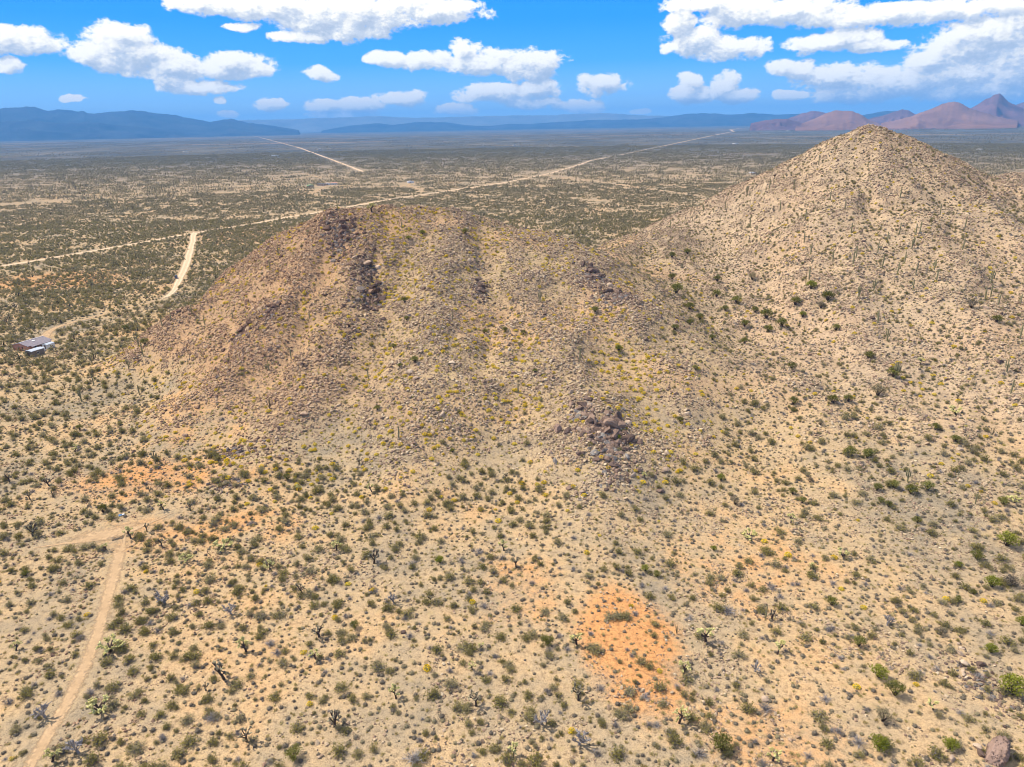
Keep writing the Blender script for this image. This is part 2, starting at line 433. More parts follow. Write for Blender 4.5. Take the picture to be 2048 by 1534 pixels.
    bh = n.math('ADD', n.math('MULTIPLY', n3, 1.0), n.math('MULTIPLY', n4, 0.30))
    n.put(bp.inputs['Height'], bh)
    n.put(dn.inputs['Normal'], bp.outputs[0])
    return m
ORANGE = [(22.7, 118.7, 12, 17, 1.7), (24.3, 104.8, 9, 10, 1.0), (-110.9, 191.0, 28, 12, 0.8), (-80.9, 164.7, 22, 7, 0.4), (-96.5, 160.6, 12, 8, 0.3), (1.0, 133.9, 8, 10, 0.2), (178.3, 246.6, 14, 25, 0.4), (-108.7, 257.3, 22, 50, 0.35), (54.1, 142.6, 12, 10, 0.1), (42.6, 91.8, 12, 8, 0.3), (-330.4, 504.8, 60, 40, 0.8), (-252.4, 718.4, 70, 60, 0.6), (153.9, 371.8, 16, 40, 0.3)]
M['soil'] = ground_material()

def road_material(name, c1, c2, soft):
    m, n = new_mat(name)
    ge = n.new('ShaderNodeNewGeometry'); P = ge.outputs['Position']
    at = n.new('ShaderNodeAttribute', attribute_name='across').outputs['Fac']
    ab = n.math('ABSOLUTE', at)
    nz = n.noise(P, 0.35, 5.0, 0.65)
    c = n.ramp(nz, [(0.3, c1), (0.7, c2)])
    rut = n.sstep(n.math('ABSOLUTE', n.math('SUBTRACT', ab, 0.45)), 0.05, 0.22, 1.10, 0.92)
    c = n.mix(1.0, c, n.ramp(n.noise(P, 3.0, 4.0, 0.6), [(0.3, (0.86, 0.86, 0.86)), (0.7, (1.08, 1.08, 1.08))]), 'MULTIPLY')
    sc = n.vmath('SCALE', c); n.put(sc.node.inputs['Scale'], rut)
    n.put(n.bsdf.inputs[0], sc)
    edge = n.sstep(n.math('ADD', ab, n.math('MULTIPLY', n.math('SUBTRACT', n.noise(P, 0.9, 4.0, 0.75), 0.5), 1.8 * soft)), 1.0 - soft * 0.9, 1.0)
    tr = n.new('ShaderNodeBsdfTransparent')
    mx = n.new('ShaderNodeMixShader'); n.put(mx.inputs[0], edge)
    n.put(mx.inputs[1], n.bsdf.outputs[0]); n.put(mx.inputs[2], tr.outputs[0])
    n.put(n.out.inputs[0], mx.outputs[0])
    return m
M['graded'] = road_material("graded_dirt", (0.54, 0.39, 0.245), (0.65, 0.48, 0.32), 0.28)
M['track'] = road_material("track_dirt", (0.43, 0.29, 0.165), (0.52, 0.355, 0.205), 0.95)

# ------------------------------------------------------------------ ground sheet and the two hills, cut from one grid
def axis(lo, hi, step, far_lo, far_hi, grow=1.16):
    a = list(np.arange(lo, hi + 1e-6, step))
    s = step; v = lo; left = []
    while v > far_lo:
        s *= grow; v -= s; left.append(v)
    s = step; v = hi; right = []
    while v < far_hi:
        s *= grow; v += s; right.append(v)
    return np.array(left[::-1] + a + right)
GX = axis(-280.0, 460.0, 2.0, -28000.0, 28000.0)
GY = axis(70.0, 700.0, 2.0, -6000.0, 27500.0)
XX, YY = np.meshgrid(GX, GY)
hz_, wz_ = height(XX.ravel(), YY.ravel(), True)
HZ = hz_.reshape(XX.shape); WZ = wz_.reshape(XX.shape)
def zat(x, y):
    x = np.atleast_1d(np.asarray(x, float)); y = np.atleast_1d(np.asarray(y, float))
    i = np.clip(np.searchsorted(GX, x) - 1, 0, len(GX) - 2); j = np.clip(np.searchsorted(GY, y) - 1, 0, len(GY) - 2)
    fx = (x - GX[i]) / (GX[i + 1] - GX[i]); fy = (y - GY[j]) / (GY[j + 1] - GY[j])
    return (HZ[j, i] * (1 - fx) + HZ[j, i + 1] * fx) * (1 - fy) + (HZ[j + 1, i] * (1 - fx) + HZ[j + 1, i + 1] * fx) * fy
def z1(x, y):
    return float(zat(x, y)[0])
def normal_at(x, y):
    e = 2.0
    nx = (zat(x - e, y) - zat(x + e, y)) / (2 * e); ny = (zat(x, y - e) - zat(x, y + e)) / (2 * e)
    l = np.sqrt(nx * nx + ny * ny + 1)
    return nx / l, ny / l, 1 / l
def hill_id(x, y):
    return height(x, y, True)[1]
nyy, nxx = XX.shape
idx = np.arange(nyy * nxx).reshape(nyy, nxx)
quads = np.stack([idx[:-1, :-1], idx[:-1, 1:], idx[1:, 1:], idx[1:, :-1]], -1).reshape(-1, 4)
owner = WZ[:-1, :-1].ravel()
allv = np.stack([XX.ravel(), YY.ravel(), HZ.ravel()], -1)
gyn, gxn = np.gradient(HZ, GY, GX)
alln = np.stack([-gxn.ravel(), -gyn.ravel(), np.ones(HZ.size)], -1)
alln /= np.linalg.norm(alln, axis=1)[:, None]
for wid, nm, lab in ((0, 'ground', 'flat sandy desert floor dotted with scrub and cut by dirt roads'),
                     (1, 'hill', 'broad rubble covered hill with dark outcrops in the middle of the view'),
                     (2, 'hill', 'tall conical pale hill dotted with saguaros on the right')):
    qs = quads[owner == wid]
    used, inv = np.unique(qs, return_inverse=True)
    me = np_mesh(nm, allv[used], inv.reshape(qs.shape), [M['soil']], smooth=True)
    me.normals_split_custom_set_from_vertices(alln[used].tolist())
    tag(link_mesh(nm, me), lab, nm, kind='structure')

# ------------------------------------------------------------------ dirt roads: ribbons on the ground
def ribbon(name, pts, width, mat, label, dz=0.05, step=3.0, cat='road', seed=1):
    rg = np.random.RandomState(seed)
    pts = np.array(pts, float)
    seg = np.hypot(*np.diff(pts, axis=0).T); cum = np.r_[0, np.cumsum(seg)]
    L = cum[-1]; n = max(8, min(700, int(L / step)))
    s = np.linspace(0, 1, n) * L
    cx, cy = np.interp(s, cum, pts[:, 0]), np.interp(s, cum, pts[:, 1])
    for _ in range(6):                                   # round the corners
        cx[1:-1] = (cx[:-2] + cx[1:-1] * 2 + cx[2:]) / 4; cy[1:-1] = (cy[:-2] + cy[1:-1] * 2 + cy[2:]) / 4
    tx, ty = np.gradient(cx), np.gradient(cy); l = np.hypot(tx, ty); tx /= l; ty /= l
    wv = width if np.ndim(width) == 0 else np.interp(s / L, np.linspace(0, 1, len(width)), width)
    off = fbm(s / 23.0 + seed * 7, s * 0 + seed, 3) * np.minimum(wv, 6) * 0.12
    V = []; A = []
    K = (-1, -0.5, 0, 0.5, 1)
    for k in K:
        x = cx - ty * (wv / 2 * k + off); y = cy + tx * (wv / 2 * k + off)
        V.append(np.stack([x, y, zat(x, y) + dz], -1)); A.append(np.full(n, k))
    V = np.concatenate(V); A = np.concatenate(A)
    ends = np.minimum(s, L - s) / (2.5 * np.mean(wv))
    fade = np.clip(ends, 0, 1)
    A = np.where(A >= 0, 1, -1) * np.maximum(np.abs(A), np.tile(1.5 * (1 - fade), 5))
    F = [(k * n + i, k * n + i + 1, (k + 1) * n + i + 1, (k + 1) * n + i) for k in range(4) for i in range(n - 1)]
    F = [f[::-1] for f in F]
    me = np_mesh(name, V, F, [mat], smooth=True)
    a = me.attributes.new('across', 'FLOAT', 'POINT'); a.data.foreach_set('value', A.astype(np.float32))
    o = tag(link_mesh(name, me), label, cat, kind='structure')
    ROADLINES.append((cx, cy, np.broadcast_to(wv, cx.shape) / 2))
    return o
ROADLINES = []
ROADS = [
    ('road', [(-453.3, 491.4), (-410.8, 564.2), (-371.0, 638.9), (-328.2, 742.0), (-286.4, 820.7), (-241.6, 916.9), (-175.6, 1066.0), (-15.6, 1333.2), (90.8, 1589.3), (189.2, 1929.4), (241.1, 2133.5), (405.9, 2551.7), (844.0, 3730.1), (1824.9, 6376.0), (2375.8, 7794.1)], [8, 8, 8, 8.5, 9, 10, 11, 13, 15, 17], 'graded', 'long straight graded dirt road crossing the plain behind the hill', 0.1),
    ('road', [(2375.8, 7794.1), (2845.7, 9510.3), (3406.3, 10945.4), (4403.2, 12977.3)], 22, 'graded', 'far bend of the dirt road below the brown mountains', 0.2),
    ('road', [(-348.1, 1763.0), (-620.2, 2562.0), (-1161.6, 4132.8), (-2402.4, 7503.6), (-7735.6, 21942.4)], 11, 'graded', 'straight pale road running away to the blue range', 0.15),
    ('road', [(-331.9, 749.7), (-309.8, 693.4), (-279.4, 615.2), (-249.5, 534.2), (-227.1, 468.3), (-221.8, 447.6), (-221.9, 436.7)], [8, 6.2, 6.2, 6.5, 6.5, 6, 5, 3.5], 'graded', 'wide sandy side road with a car on it', 0.14),
    ('track', [(-221.9, 436.7), (-229.8, 413.4), (-239.9, 398.7), (-246.0, 384.1), (-250.5, 377.5), (-250.0, 366.7), (-244.3, 353.2), (-237.1, 340.0)], [4, 3.0, 3.0, 3.5, 4.5, 6, 8, 10], 'track', 'narrow curved drive from the side road to the house', 0.08),
    ('track', [(-81.4, 82.5), (-82.4, 90.2), (-83.1, 95.5), (-83.7, 101.0), (-85.2, 108.6), (-87.0, 115.6), (-90.1, 124.7), (-93.7, 134.3), (-98.5, 147.2), (-102.4, 157.0), (-103.5, 160.3)], [3.4, 3.4, 3.6, 3.8, 3.8, 4, 4.2, 5], 'track', 'straight sandy track with two ruts at lower left', 0.05),
    ('track', [(-123.5, 155.1), (-119.1, 156.4), (-113.7, 158.3), (-107.4, 161.2), (-102.1, 163.9), (-98.4, 167.6), (-95.1, 170.9)], [3, 7, 9, 9, 7, 3], 'track', 'short bare clearing across the head of the sandy track', 0.1),
    ('track', [(94.4, 1507.2), (152.2, 1356.2), (198.0, 1231.7), (237.8, 1135.6), (273.2, 1029.2)], 5, 'track', 'faint pale two track on the plain left of the conical hill', 0.1),
    ('track', [(-322.9, 1181.9), (-330.0, 1268.8), (-338.5, 1358.2)], 7, 'track', 'short sandy driveway below the far homestead', 0.1),
    ('track', [(-184.0, 1371.2), (-182.7, 1312.3), (-149.6, 1222.6), (-135.0, 1181.6)], 6, 'track', 'zigzag sandy driveway right of the far homestead', 0.1),
    ('track', [(-322.9, 1181.9), (-277.8, 1122.8), (-241.9, 1100.3)], 5, 'track', 'pale lane running right from the homestead driveway', 0.09),
    ('track', [(-520.9, 1665.2), (-498.4, 1748.3), (-454.8, 1682.6), (-396.8, 1555.6)], 6, 'track', 'pale loop of track above the far homestead', 0.09)]
for i, (nm, pts, w, mt, lab, dz) in enumerate(ROADS):
    ribbon(nm, pts, w, M[mt], lab, dz, cat=nm, seed=i + 2)
def road_clear(x, y, margin=0.6):
    """True where no road or track lies"""
    ok = np.ones(x.shape, bool)
    for cx, cy, hw in ROADLINES:
        lo_x, hi_x, lo_y, hi_y = cx.min() - 12, cx.max() + 12, cy.min() - 12, cy.max() + 12
        c = np.where((x > lo_x) & (x < hi_x) & (y > lo_y) & (y < hi_y))[0]
        for k0 in range(0, len(c), 4000):
            k = c[k0:k0 + 4000]
            best = np.full(len(k), 1e9)
            x1, y1, x2, y2 = cx[:-1], cy[:-1], cx[1:], cy[1:]
            ex, ey = x2 - x1, y2 - y1; L2 = ex * ex + ey * ey + 1e-9
            t = np.clip(((x[k, None] - x1) * ex + (y[k, None] - y1) * ey) / L2, 0, 1)
            d = np.hypot(x[k, None] - x1 - t * ex, y[k, None] - y1 - t * ey) - hw[:-1]
            ok[k] &= d.min(1) > margin
    return ok

# ------------------------------------------------------------------ mountains on the horizon
def mountain_mat(name, a, b):
    m, n = new_mat(name)
    P = n.new('ShaderNodeNewGeometry').outputs['Position']
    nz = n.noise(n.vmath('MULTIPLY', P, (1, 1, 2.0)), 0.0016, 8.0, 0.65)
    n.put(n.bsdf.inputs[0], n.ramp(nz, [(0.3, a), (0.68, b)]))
    return m
M['mt_brown'] = mountain_mat('brown_mountain_rock', (0.12, 0.06, 0.04), (0.28, 0.15, 0.10))
M['mt_purple'] = mountain_mat('purple_mountain_rock', (0.09, 0.05, 0.055), (0.21, 0.115, 0.11))
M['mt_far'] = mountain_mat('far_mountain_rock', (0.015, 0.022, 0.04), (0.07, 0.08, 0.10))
M['mt_pale'] = mountain_mat('pale_mountain_rock', (0.13, 0.14, 0.14), (0.24, 0.24, 0.23))  # paleness of distance haze painted into the rock colour of the farthest range
def mountain(sil, dist, spread, mat, label, seed, gully=0.45):
    """sil: crest line as (azimuth deg, elevation deg seen from the road level camera height)"""
    sil = np.array(sil, float)
    nu = int(max(60, min(260, (sil[-1, 0] - sil[0, 0]) * 14))); nv = 30
    az = np.linspace(sil[0, 0], sil[-1, 0], nu); el = np.interp(az, sil[:, 0], sil[:, 1])
    ar = np.radians(az)
    crest = np.maximum(CAM_H + dist * np.tan(np.radians(el)), 1.0)
    jit = fbm(az * 3.0 + seed, az * 0 + seed * 3.1, 5)
    crest = np.maximum(crest * (1 + 0.06 * jit), 1.0)
    V = np.zeros((nv, nu, 3))
    for j in range(nv):
        v = j / (nv - 1)
        if v < 0.62:
            t = v / 0.62; prof = t ** 1.25; r = dist - spread * (1 - t)
        else:
            t = (1 - v) / 0.38; prof = t ** 1.1; r = dist + spread * 0.7 * (1 - t)
        rr = r + np.zeros(nu)
        gx = ar * dist / (spread * 0.55) + 0.9 * fbm(ar * dist / spread + seed, az * 0 + v * 2.5, 2)
        g = np.abs(fbm(gx * 1.6 + seed * 5, az * 0 + v * 2.2 + seed, 5)) * 2.0
        mid = 4 * t * (1 - t)
        hgt = crest * np.clip(prof - gully * mid * g, 0, 1) - (25 if j in (0, nv - 1) else 0)
        V[j, :, 0] = np.sin(ar) * rr; V[j, :, 1] = np.cos(ar) * rr; V[j, :, 2] = hgt
    e = np.ones(nu); e[0] = e[-1] = 0
    V[:, :, 2] = np.where(e[None, :] > 0, V[:, :, 2], -25)
    ii = np.arange(nv * nu).reshape(nv, nu)
    F = np.stack([ii[:-1, :-1], ii[:-1, 1:], ii[1:, 1:], ii[1:, :-1]], -1).reshape(-1, 4)
    return tag(link_mesh('mountain', np_mesh('mountain', V.reshape(-1, 3), F, [M[mat]], smooth=True)), label, 'mountain', kind='structure')
MOUNTAINS = [
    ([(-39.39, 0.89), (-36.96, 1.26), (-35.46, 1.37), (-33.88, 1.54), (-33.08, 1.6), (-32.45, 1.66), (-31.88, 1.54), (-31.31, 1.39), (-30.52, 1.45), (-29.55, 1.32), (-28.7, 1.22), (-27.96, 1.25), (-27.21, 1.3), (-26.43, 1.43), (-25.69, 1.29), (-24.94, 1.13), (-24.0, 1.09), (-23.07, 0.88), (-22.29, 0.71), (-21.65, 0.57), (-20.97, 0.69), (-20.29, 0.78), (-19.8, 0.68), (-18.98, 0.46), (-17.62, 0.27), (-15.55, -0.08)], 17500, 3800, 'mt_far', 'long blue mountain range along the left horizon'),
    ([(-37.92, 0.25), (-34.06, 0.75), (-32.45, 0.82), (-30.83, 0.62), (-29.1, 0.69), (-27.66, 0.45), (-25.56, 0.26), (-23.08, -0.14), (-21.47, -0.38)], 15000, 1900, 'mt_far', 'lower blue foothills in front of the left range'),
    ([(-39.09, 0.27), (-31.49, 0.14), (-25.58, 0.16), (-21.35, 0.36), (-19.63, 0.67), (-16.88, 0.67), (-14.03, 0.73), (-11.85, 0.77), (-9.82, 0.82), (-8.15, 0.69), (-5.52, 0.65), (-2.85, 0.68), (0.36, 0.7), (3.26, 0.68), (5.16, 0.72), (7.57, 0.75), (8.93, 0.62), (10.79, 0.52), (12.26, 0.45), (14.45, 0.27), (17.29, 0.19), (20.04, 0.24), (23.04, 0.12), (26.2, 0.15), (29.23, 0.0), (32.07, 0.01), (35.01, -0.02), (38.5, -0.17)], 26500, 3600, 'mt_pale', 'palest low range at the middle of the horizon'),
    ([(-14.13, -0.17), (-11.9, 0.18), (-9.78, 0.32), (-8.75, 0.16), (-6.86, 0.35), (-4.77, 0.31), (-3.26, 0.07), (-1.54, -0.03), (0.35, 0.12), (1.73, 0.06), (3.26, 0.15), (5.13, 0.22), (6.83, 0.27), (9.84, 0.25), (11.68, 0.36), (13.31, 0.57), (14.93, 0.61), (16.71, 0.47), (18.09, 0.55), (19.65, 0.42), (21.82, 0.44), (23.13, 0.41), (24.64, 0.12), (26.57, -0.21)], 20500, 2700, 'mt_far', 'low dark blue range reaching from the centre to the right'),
    ([(24.35, -0.04), (25.38, 0.27), (26.88, 0.52), (27.5, 0.48), (28.61, 0.2), (30.11, -0.02)], 18500, 2000, 'mt_far', 'small blue peak showing between two brown hills'),
    ([(18.02, -0.17), (18.6, -0.04), (19.21, 0.05), (19.85, 0.11), (20.53, 0.1), (21.08, -0.05), (21.77, -0.26)], 9200, 600, 'mt_purple', 'lowest dark mound at the left foot of the brown hills'),
    ([(20.07, -0.07), (20.69, 0.19), (21.36, 0.41), (21.97, 0.57), (22.5, 0.56), (22.96, 0.48), (24.0, 0.2), (25.0, -0.15)], 11500, 1400, 'mt_purple', 'mauve rounded mountain behind the flat topped brown one'),
    ([(21.11, -0.32), (21.73, -0.16), (22.23, 0.03), (22.67, 0.22), (23.16, 0.48), (23.56, 0.6), (24.26, 0.58), (24.72, 0.51), (25.38, 0.27), (25.93, -0.07), (26.65, -0.34)], 9200, 1300, 'mt_brown', 'flat topped brown mountain left of the conical hilltop'),
    ([(25.47, -0.16), (26.03, 0.06), (26.92, 0.27), (27.38, 0.45), (27.78, 0.6), (28.12, 0.53), (28.57, 0.3), (29.23, 0.0), (29.85, -0.23)], 11500, 1400, 'mt_purple', 'small pointed mauve mountain between larger brown ones'),
    ([(26.58, -0.3), (27.59, -0.1), (28.45, 0.14), (29.16, 0.44), (29.54, 0.62), (29.96, 0.82), (30.34, 0.93), (30.91, 0.95), (31.26, 0.82), (31.66, 0.59), (32.29, 0.34), (33.16, 0.05), (34.54, -0.28)], 9600, 1700, 'mt_brown', 'broad brown mountain with two long ridges'),
    ([(30.12, -0.08), (31.19, 0.27), (31.8, 0.59), (32.24, 0.88), (32.53, 1.11), (32.73, 1.19), (32.88, 1.36), (33.15, 1.38), (33.43, 1.17), (33.78, 0.83), (34.21, 0.62), (34.61, 0.43), (35.76, 0.05), (37.09, -0.35)], 11200, 1900, 'mt_purple', 'tallest sharp purple peak on the right horizon'),
    ([(32.91, -0.07), (33.62, 0.4), (34.2, 0.71), (34.53, 0.84), (35.54, 1.16), (36.81, 1.0), (38.37, 0.42), (39.89, -0.2)], 13500, 2100, 'mt_purple', 'purple mountain cut by the right edge of the view')]
for i, (sil, dist, spread, mt, lab) in enumerate(MOUNTAINS):
    mountain(sil, dist, spread, mt, lab, i * 2.37 + 1.3)

# ------------------------------------------------------------------ air: blue haze between the camera and the far ranges
def build_haze():
    x0, x1, y0, y1, zb, zt = -36000, 36000, -9000, 36000, -40, HAZE_TOP
    v = [(x, y, z) for z in (zb, zt) for (x, y) in ((x0, y0), (x1, y0), (x1, y1), (x0, y1))]
    f = [(0, 3, 2, 1), (4, 5, 6, 7), (0, 1, 5, 4), (1, 2, 6, 5), (2, 3, 7, 6), (3, 0, 4, 7)]
    m = bpy.data.materials.new('air'); m.use_nodes = True
    n = NT(m.node_tree); n.n.clear()
    out = n.new('ShaderNodeOutputMaterial'); pv = n.new('ShaderNodeVolumePrincipled')
    pv.inputs['Color'].default_value = (0.15, 0.48, 1.0, 1)
    pv.inputs['Density'].default_value = HAZE_DENSITY
    pv.inputs['Anisotropy'].default_value = 0.0
    n.put(out.inputs['Volume'], pv.outputs[0])
    o = link_mesh('haze', np_mesh('haze', v, f, [m]))
    tag(o, 'thin blue air haze over the far plain and mountains', 'haze', kind='stuff')
    return o
HAZE_DENSITY = 6.0e-5
HAZE_TOP = 760.0
build_haze()

# ------------------------------------------------------------------ plant, rock and building materials
M['creosote'] = foliage_mat('creosote_leaves', [(0.0, (0.20, 0.18, 0.06)), (0.3, (0.28, 0.24, 0.075)), (0.6, (0.34, 0.285, 0.10)), (0.85, (0.36, 0.31, 0.17)), (1.0, (0.44, 0.36, 0.18))], 0.3, 0.4)
M['bursage'] = foliage_mat('bursage_leaves', [(0.0, (0.12, 0.10, 0.08)), (0.4, (0.19, 0.16, 0.12)), (0.7, (0.26, 0.22, 0.13)), (1.0, (0.36, 0.29, 0.16))], 0.3, 0.2)
M['brittle_leaf'] = foliage_mat('brittlebush_leaves', [(0.0, (0.22, 0.19, 0.06)), (0.5, (0.34, 0.285, 0.09)), (1.0, (0.45, 0.38, 0.14))])
M['flower'] = foliage_mat('brittlebush_flowers', [(0.0, (0.72, 0.46, 0.012)), (0.5, (0.86, 0.58, 0.015)), (1.0, (0.88, 0.68, 0.04))], 0.4, 0.2)
M['straw'] = foliage_mat('dry_grass_blades', [(0.0, (0.40, 0.30, 0.12)), (0.6, (0.52, 0.42, 0.18)), (1.0, (0.62, 0.52, 0.26))])
M['twig'] = foliage_mat('grey_dead_twigs', [(0.0, (0.17, 0.15, 0.14)), (0.5, (0.27, 0.245, 0.235)), (1.0, (0.40, 0.36, 0.33))], 0.5, 0.0)
M['bush'] = foliage_mat('palo_verde_leaves', [(0.0, (0.12, 0.115, 0.03)), (0.4, (0.17, 0.165, 0.04)), (0.75, (0.215, 0.215, 0.05)), (1.0, (0.31, 0.29, 0.09))], 0.4)
M['bush_bright'] = foliage_mat('bright_green_leaves', [(0.0, (0.15, 0.165, 0.02)), (0.6, (0.235, 0.25, 0.03)), (1.0, (0.34, 0.34, 0.06))], 0.5)
M['scrub'] = foliage_mat('distant_scrub_leaves', [(0.0, (0.17, 0.15, 0.075)), (0.45, (0.255, 0.22, 0.115)), (0.8, (0.33, 0.28, 0.15)), (1.0, (0.44, 0.355, 0.20))], 0.6, 0.4)
M['bark'] = plain_mat('dark_cactus_bark', (0.085, 0.062, 0.05), 0.95, 0.05, 0.2, 6.0)
M['joint'] = foliage_mat('pale_cholla_joints', [(0.0, (0.44, 0.38, 0.14)), (0.5, (0.58, 0.52, 0.20)), (1.0, (0.72, 0.66, 0.32))], 0.6, 0.1)
M['joint_dark'] = foliage_mat('weathered_cholla_joints', [(0.0, (0.15, 0.125, 0.085)), (0.6, (0.25, 0.21, 0.14)), (1.0, (0.36, 0.33, 0.20))], 0.6, 0.0)
M['saguaro'] = plain_mat('saguaro_skin', (0.265, 0.24, 0.125), 0.8, 0.2, 0.15, 2.0)
M['ocotillo'] = foliage_mat('ocotillo_wands', [(0.0, (0.12, 0.10, 0.06)), (1.0, (0.22, 0.19, 0.10))], 0.5, 0.0)
M['rubble'] = rock_mat('rubble_stone', [(0.0, (0.23, 0.158, 0.108)), (0.2, (0.335, 0.24, 0.16)), (0.5, (0.425, 0.318, 0.21)), (0.72, (0.53, 0.415, 0.28)), (0.86, (0.33, 0.215, 0.147)), (1.0, (0.19, 0.137, 0.106))])
M['boulder'] = rock_mat('varnished_boulder', [(0.0, (0.095, 0.066, 0.053)), (0.4, (0.145, 0.10, 0.08)), (0.75, (0.20, 0.137, 0.105)), (1.0, (0.29, 0.20, 0.145))], 0.45, 0.9)
M['boulder_brown'] = rock_mat('brown_boulder', [(0.0, (0.27, 0.185, 0.145)), (1.0, (0.30, 0.205, 0.16))], 0.4, 0.5)
M['boulder_tan'] = rock_mat('tan_boulder', [(0.0, (0.33, 0.24, 0.175)), (0.5, (0.44, 0.33, 0.24)), (1.0, (0.54, 0.42, 0.30))], 0.4, 0.9)
M['boulder_grey'] = rock_mat('grey_boulder', [(0.0, (0.13, 0.115, 0.108)), (1.0, (0.25, 0.225, 0.20))], 0.45, 0.9)

# ------------------------------------------------------------------ mesh builder
class MB:
    def __init__(self):
        self.v = []; self.f = []; self.m = []
    def add(self, vs, fs, mi=0):
        b = len(self.v)
        self.v.extend([tuple(p) for p in vs]); self.f.extend([tuple(b + i for i in f) for f in fs]); self.m.extend([mi] * len(fs))
    def leaf(self, p, r, rg, mi=0, flat=0.0):
        """a small leaf-sized facet at p, facing anywhere (flat: facing up more)"""
        a = rg.normal(size=3); a[2] *= (1 - flat); a /= np.linalg.norm(a) + 1e-9
        b = np.cross(a, rg.normal(size=3)); b /= np.linalg.norm(b) + 1e-9
        p = np.asarray(p)
        self.add([p - a * r, p + b * r * 0.6, p + a * r, p - b * r * 0.6], [(0, 1, 2, 3)], mi)
    def blade(self, p, q, w, rg, mi=0):
        p, q = np.asarray(p, float), np.asarray(q, float)
        d = q - p; s = np.cross(d, rg.normal(size=3)); s /= np.linalg.norm(s) + 1e-9
        self.add([p - s * w, p + s * w, q], [(0, 1, 2)], mi)
    def tube(self, pts, rad, sides=6, mi=0, cap=True, star=0.0):
        pts = [np.asarray(p, float) for p in pts]
        n = len(pts); rings = []
        ref = np.array([0.31, 0.77, 0.21])
        for i, p in enumerate(pts):
            d = pts[min(i + 1, n - 1)] - pts[max(i - 1, 0)]; d = d / (np.linalg.norm(d) + 1e-9)
            a = np.cross(d, ref); a /= np.linalg.norm(a) + 1e-9; b = np.cross(d, a)
            r = rad[i] if hasattr(rad, '__len__') else rad
            rings.append([p + (a * math.cos(t) + b * math.sin(t)) * r * (1 - (star if k % 2 else 0)) for k, t in ((k, 2 * math.pi * k / sides) for k in range(sides))])
        vs = [v for rg_ in rings for v in rg_]
        fs = [(i * sides + k, i * sides + (k + 1) % sides, (i + 1) * sides + (k + 1) % sides, (i + 1) * sides + k) for i in range(n - 1) for k in range(sides)]
        if cap:
            fs.append(tuple((n - 1) * sides + k for k in range(sides)))
        self.add(vs, fs, mi)
    def box(self, x0, x1, y0, y1, z0, z1, mi=0):
        v = [(x, y, z) for z in (z0, z1) for (x, y) in ((x0, y0), (x1, y0), (x1, y1), (x0, y1))]
        self.add(v, [(0, 3, 2, 1), (4, 5, 6, 7), (0, 1, 5, 4), (1, 2, 6, 5), (2, 3, 7, 6), (3, 0, 4, 7)], mi)
    def mesh(self, name, mats, smooth=False):
        return np_mesh(name, self.v, self.f, mats, self.m, smooth)
def rnd(seed):
    return np.random.RandomState(seed)

# ---- shrubs (base at the origin, size about 1 m across unless noted)
def creosote(seed, n=120):
    rg = rnd(seed); b = MB()
    for i in range(n):
        th = rg.rand() * 6.283; ti = abs(rg.normal(0.7, 0.36)); L = rg.uniform(0.42, 0.66) * (1.05 - 0.25 * ti)
        d = np.array([math.cos(th) * math.sin(ti), math.sin(th) * math.sin(ti), math.cos(ti)])
        p0 = np.array([rg.normal(0, 0.07), rg.normal(0, 0.07), 0.0]); q = p0 + d * L
        b.blade(p0, q, 0.012, rg, 1)
        for k in range(3):
            t = rg.uniform(0.5, 1.08)
            b.leaf(p0 + d * L * t + rg.normal(0, 0.022, 3), rg.uniform(0.03, 0.058), rg, 0)
    return b.mesh('creosote_bush', [M['creosote'], M['twig']])
def dome(b, rg, r, h, mi, sides=9, rings=3):
    vs = []; fs = []
    for j in range(rings):
        ph = j / rings * math.pi / 2
        for k in range(sides):
            t = 2 * math.pi * (k + 0.5 * (j % 2)) / sides; q = r * math.cos(ph) * rg.uniform(0.85, 1.12)
            vs.append((math.cos(t) * q, math.sin(t) * q, h * math.sin(ph) * rg.uniform(0.85, 1.1) - (0.06 if j == 0 else 0)))
    vs.append((0, 0, h))
    for j in range(rings - 1):
        for k in range(sides):
            fs.append((j * sides + k, j * sides + (k + 1) % sides, (j + 1) * sides + (k + 1) % sides, (j + 1) * sides + k))
    for k in range(sides):
        fs.append(((rings - 1) * sides + k, (rings - 1) * sides + (k + 1) % sides, len(vs) - 1))
    b.add(vs, fs, mi)
def bursage(seed):
    rg = rnd(seed); b = MB()
    dome(b, rg, 0.38, 0.33, 0)
    for i in range(120):
        th = rg.rand() * 6.283; z = rg.rand() ** 0.8; r = math.sqrt(max(0, 1 - z * z)) * 0.46 * rg.uniform(0.8, 1.15)
        b.leaf((math.cos(th) * r, math.sin(th) * r, z * 0.42 * rg.uniform(0.8, 1.15)), rg.uniform(0.03, 0.06), rg)
    for i in range(22):
        th = rg.rand() * 6.283; ti = rg.uniform(0.1, 1.3); L = rg.uniform(0.45, 0.58)
        b.blade((0, 0, 0.05), (math.cos(th) * math.sin(ti) * L, math.sin(th) * math.sin(ti) * L, math.cos(ti) * L), 0.012, rg, 1)
    return b.mesh('bursage_shrub', [M['bursage'], M['twig']])
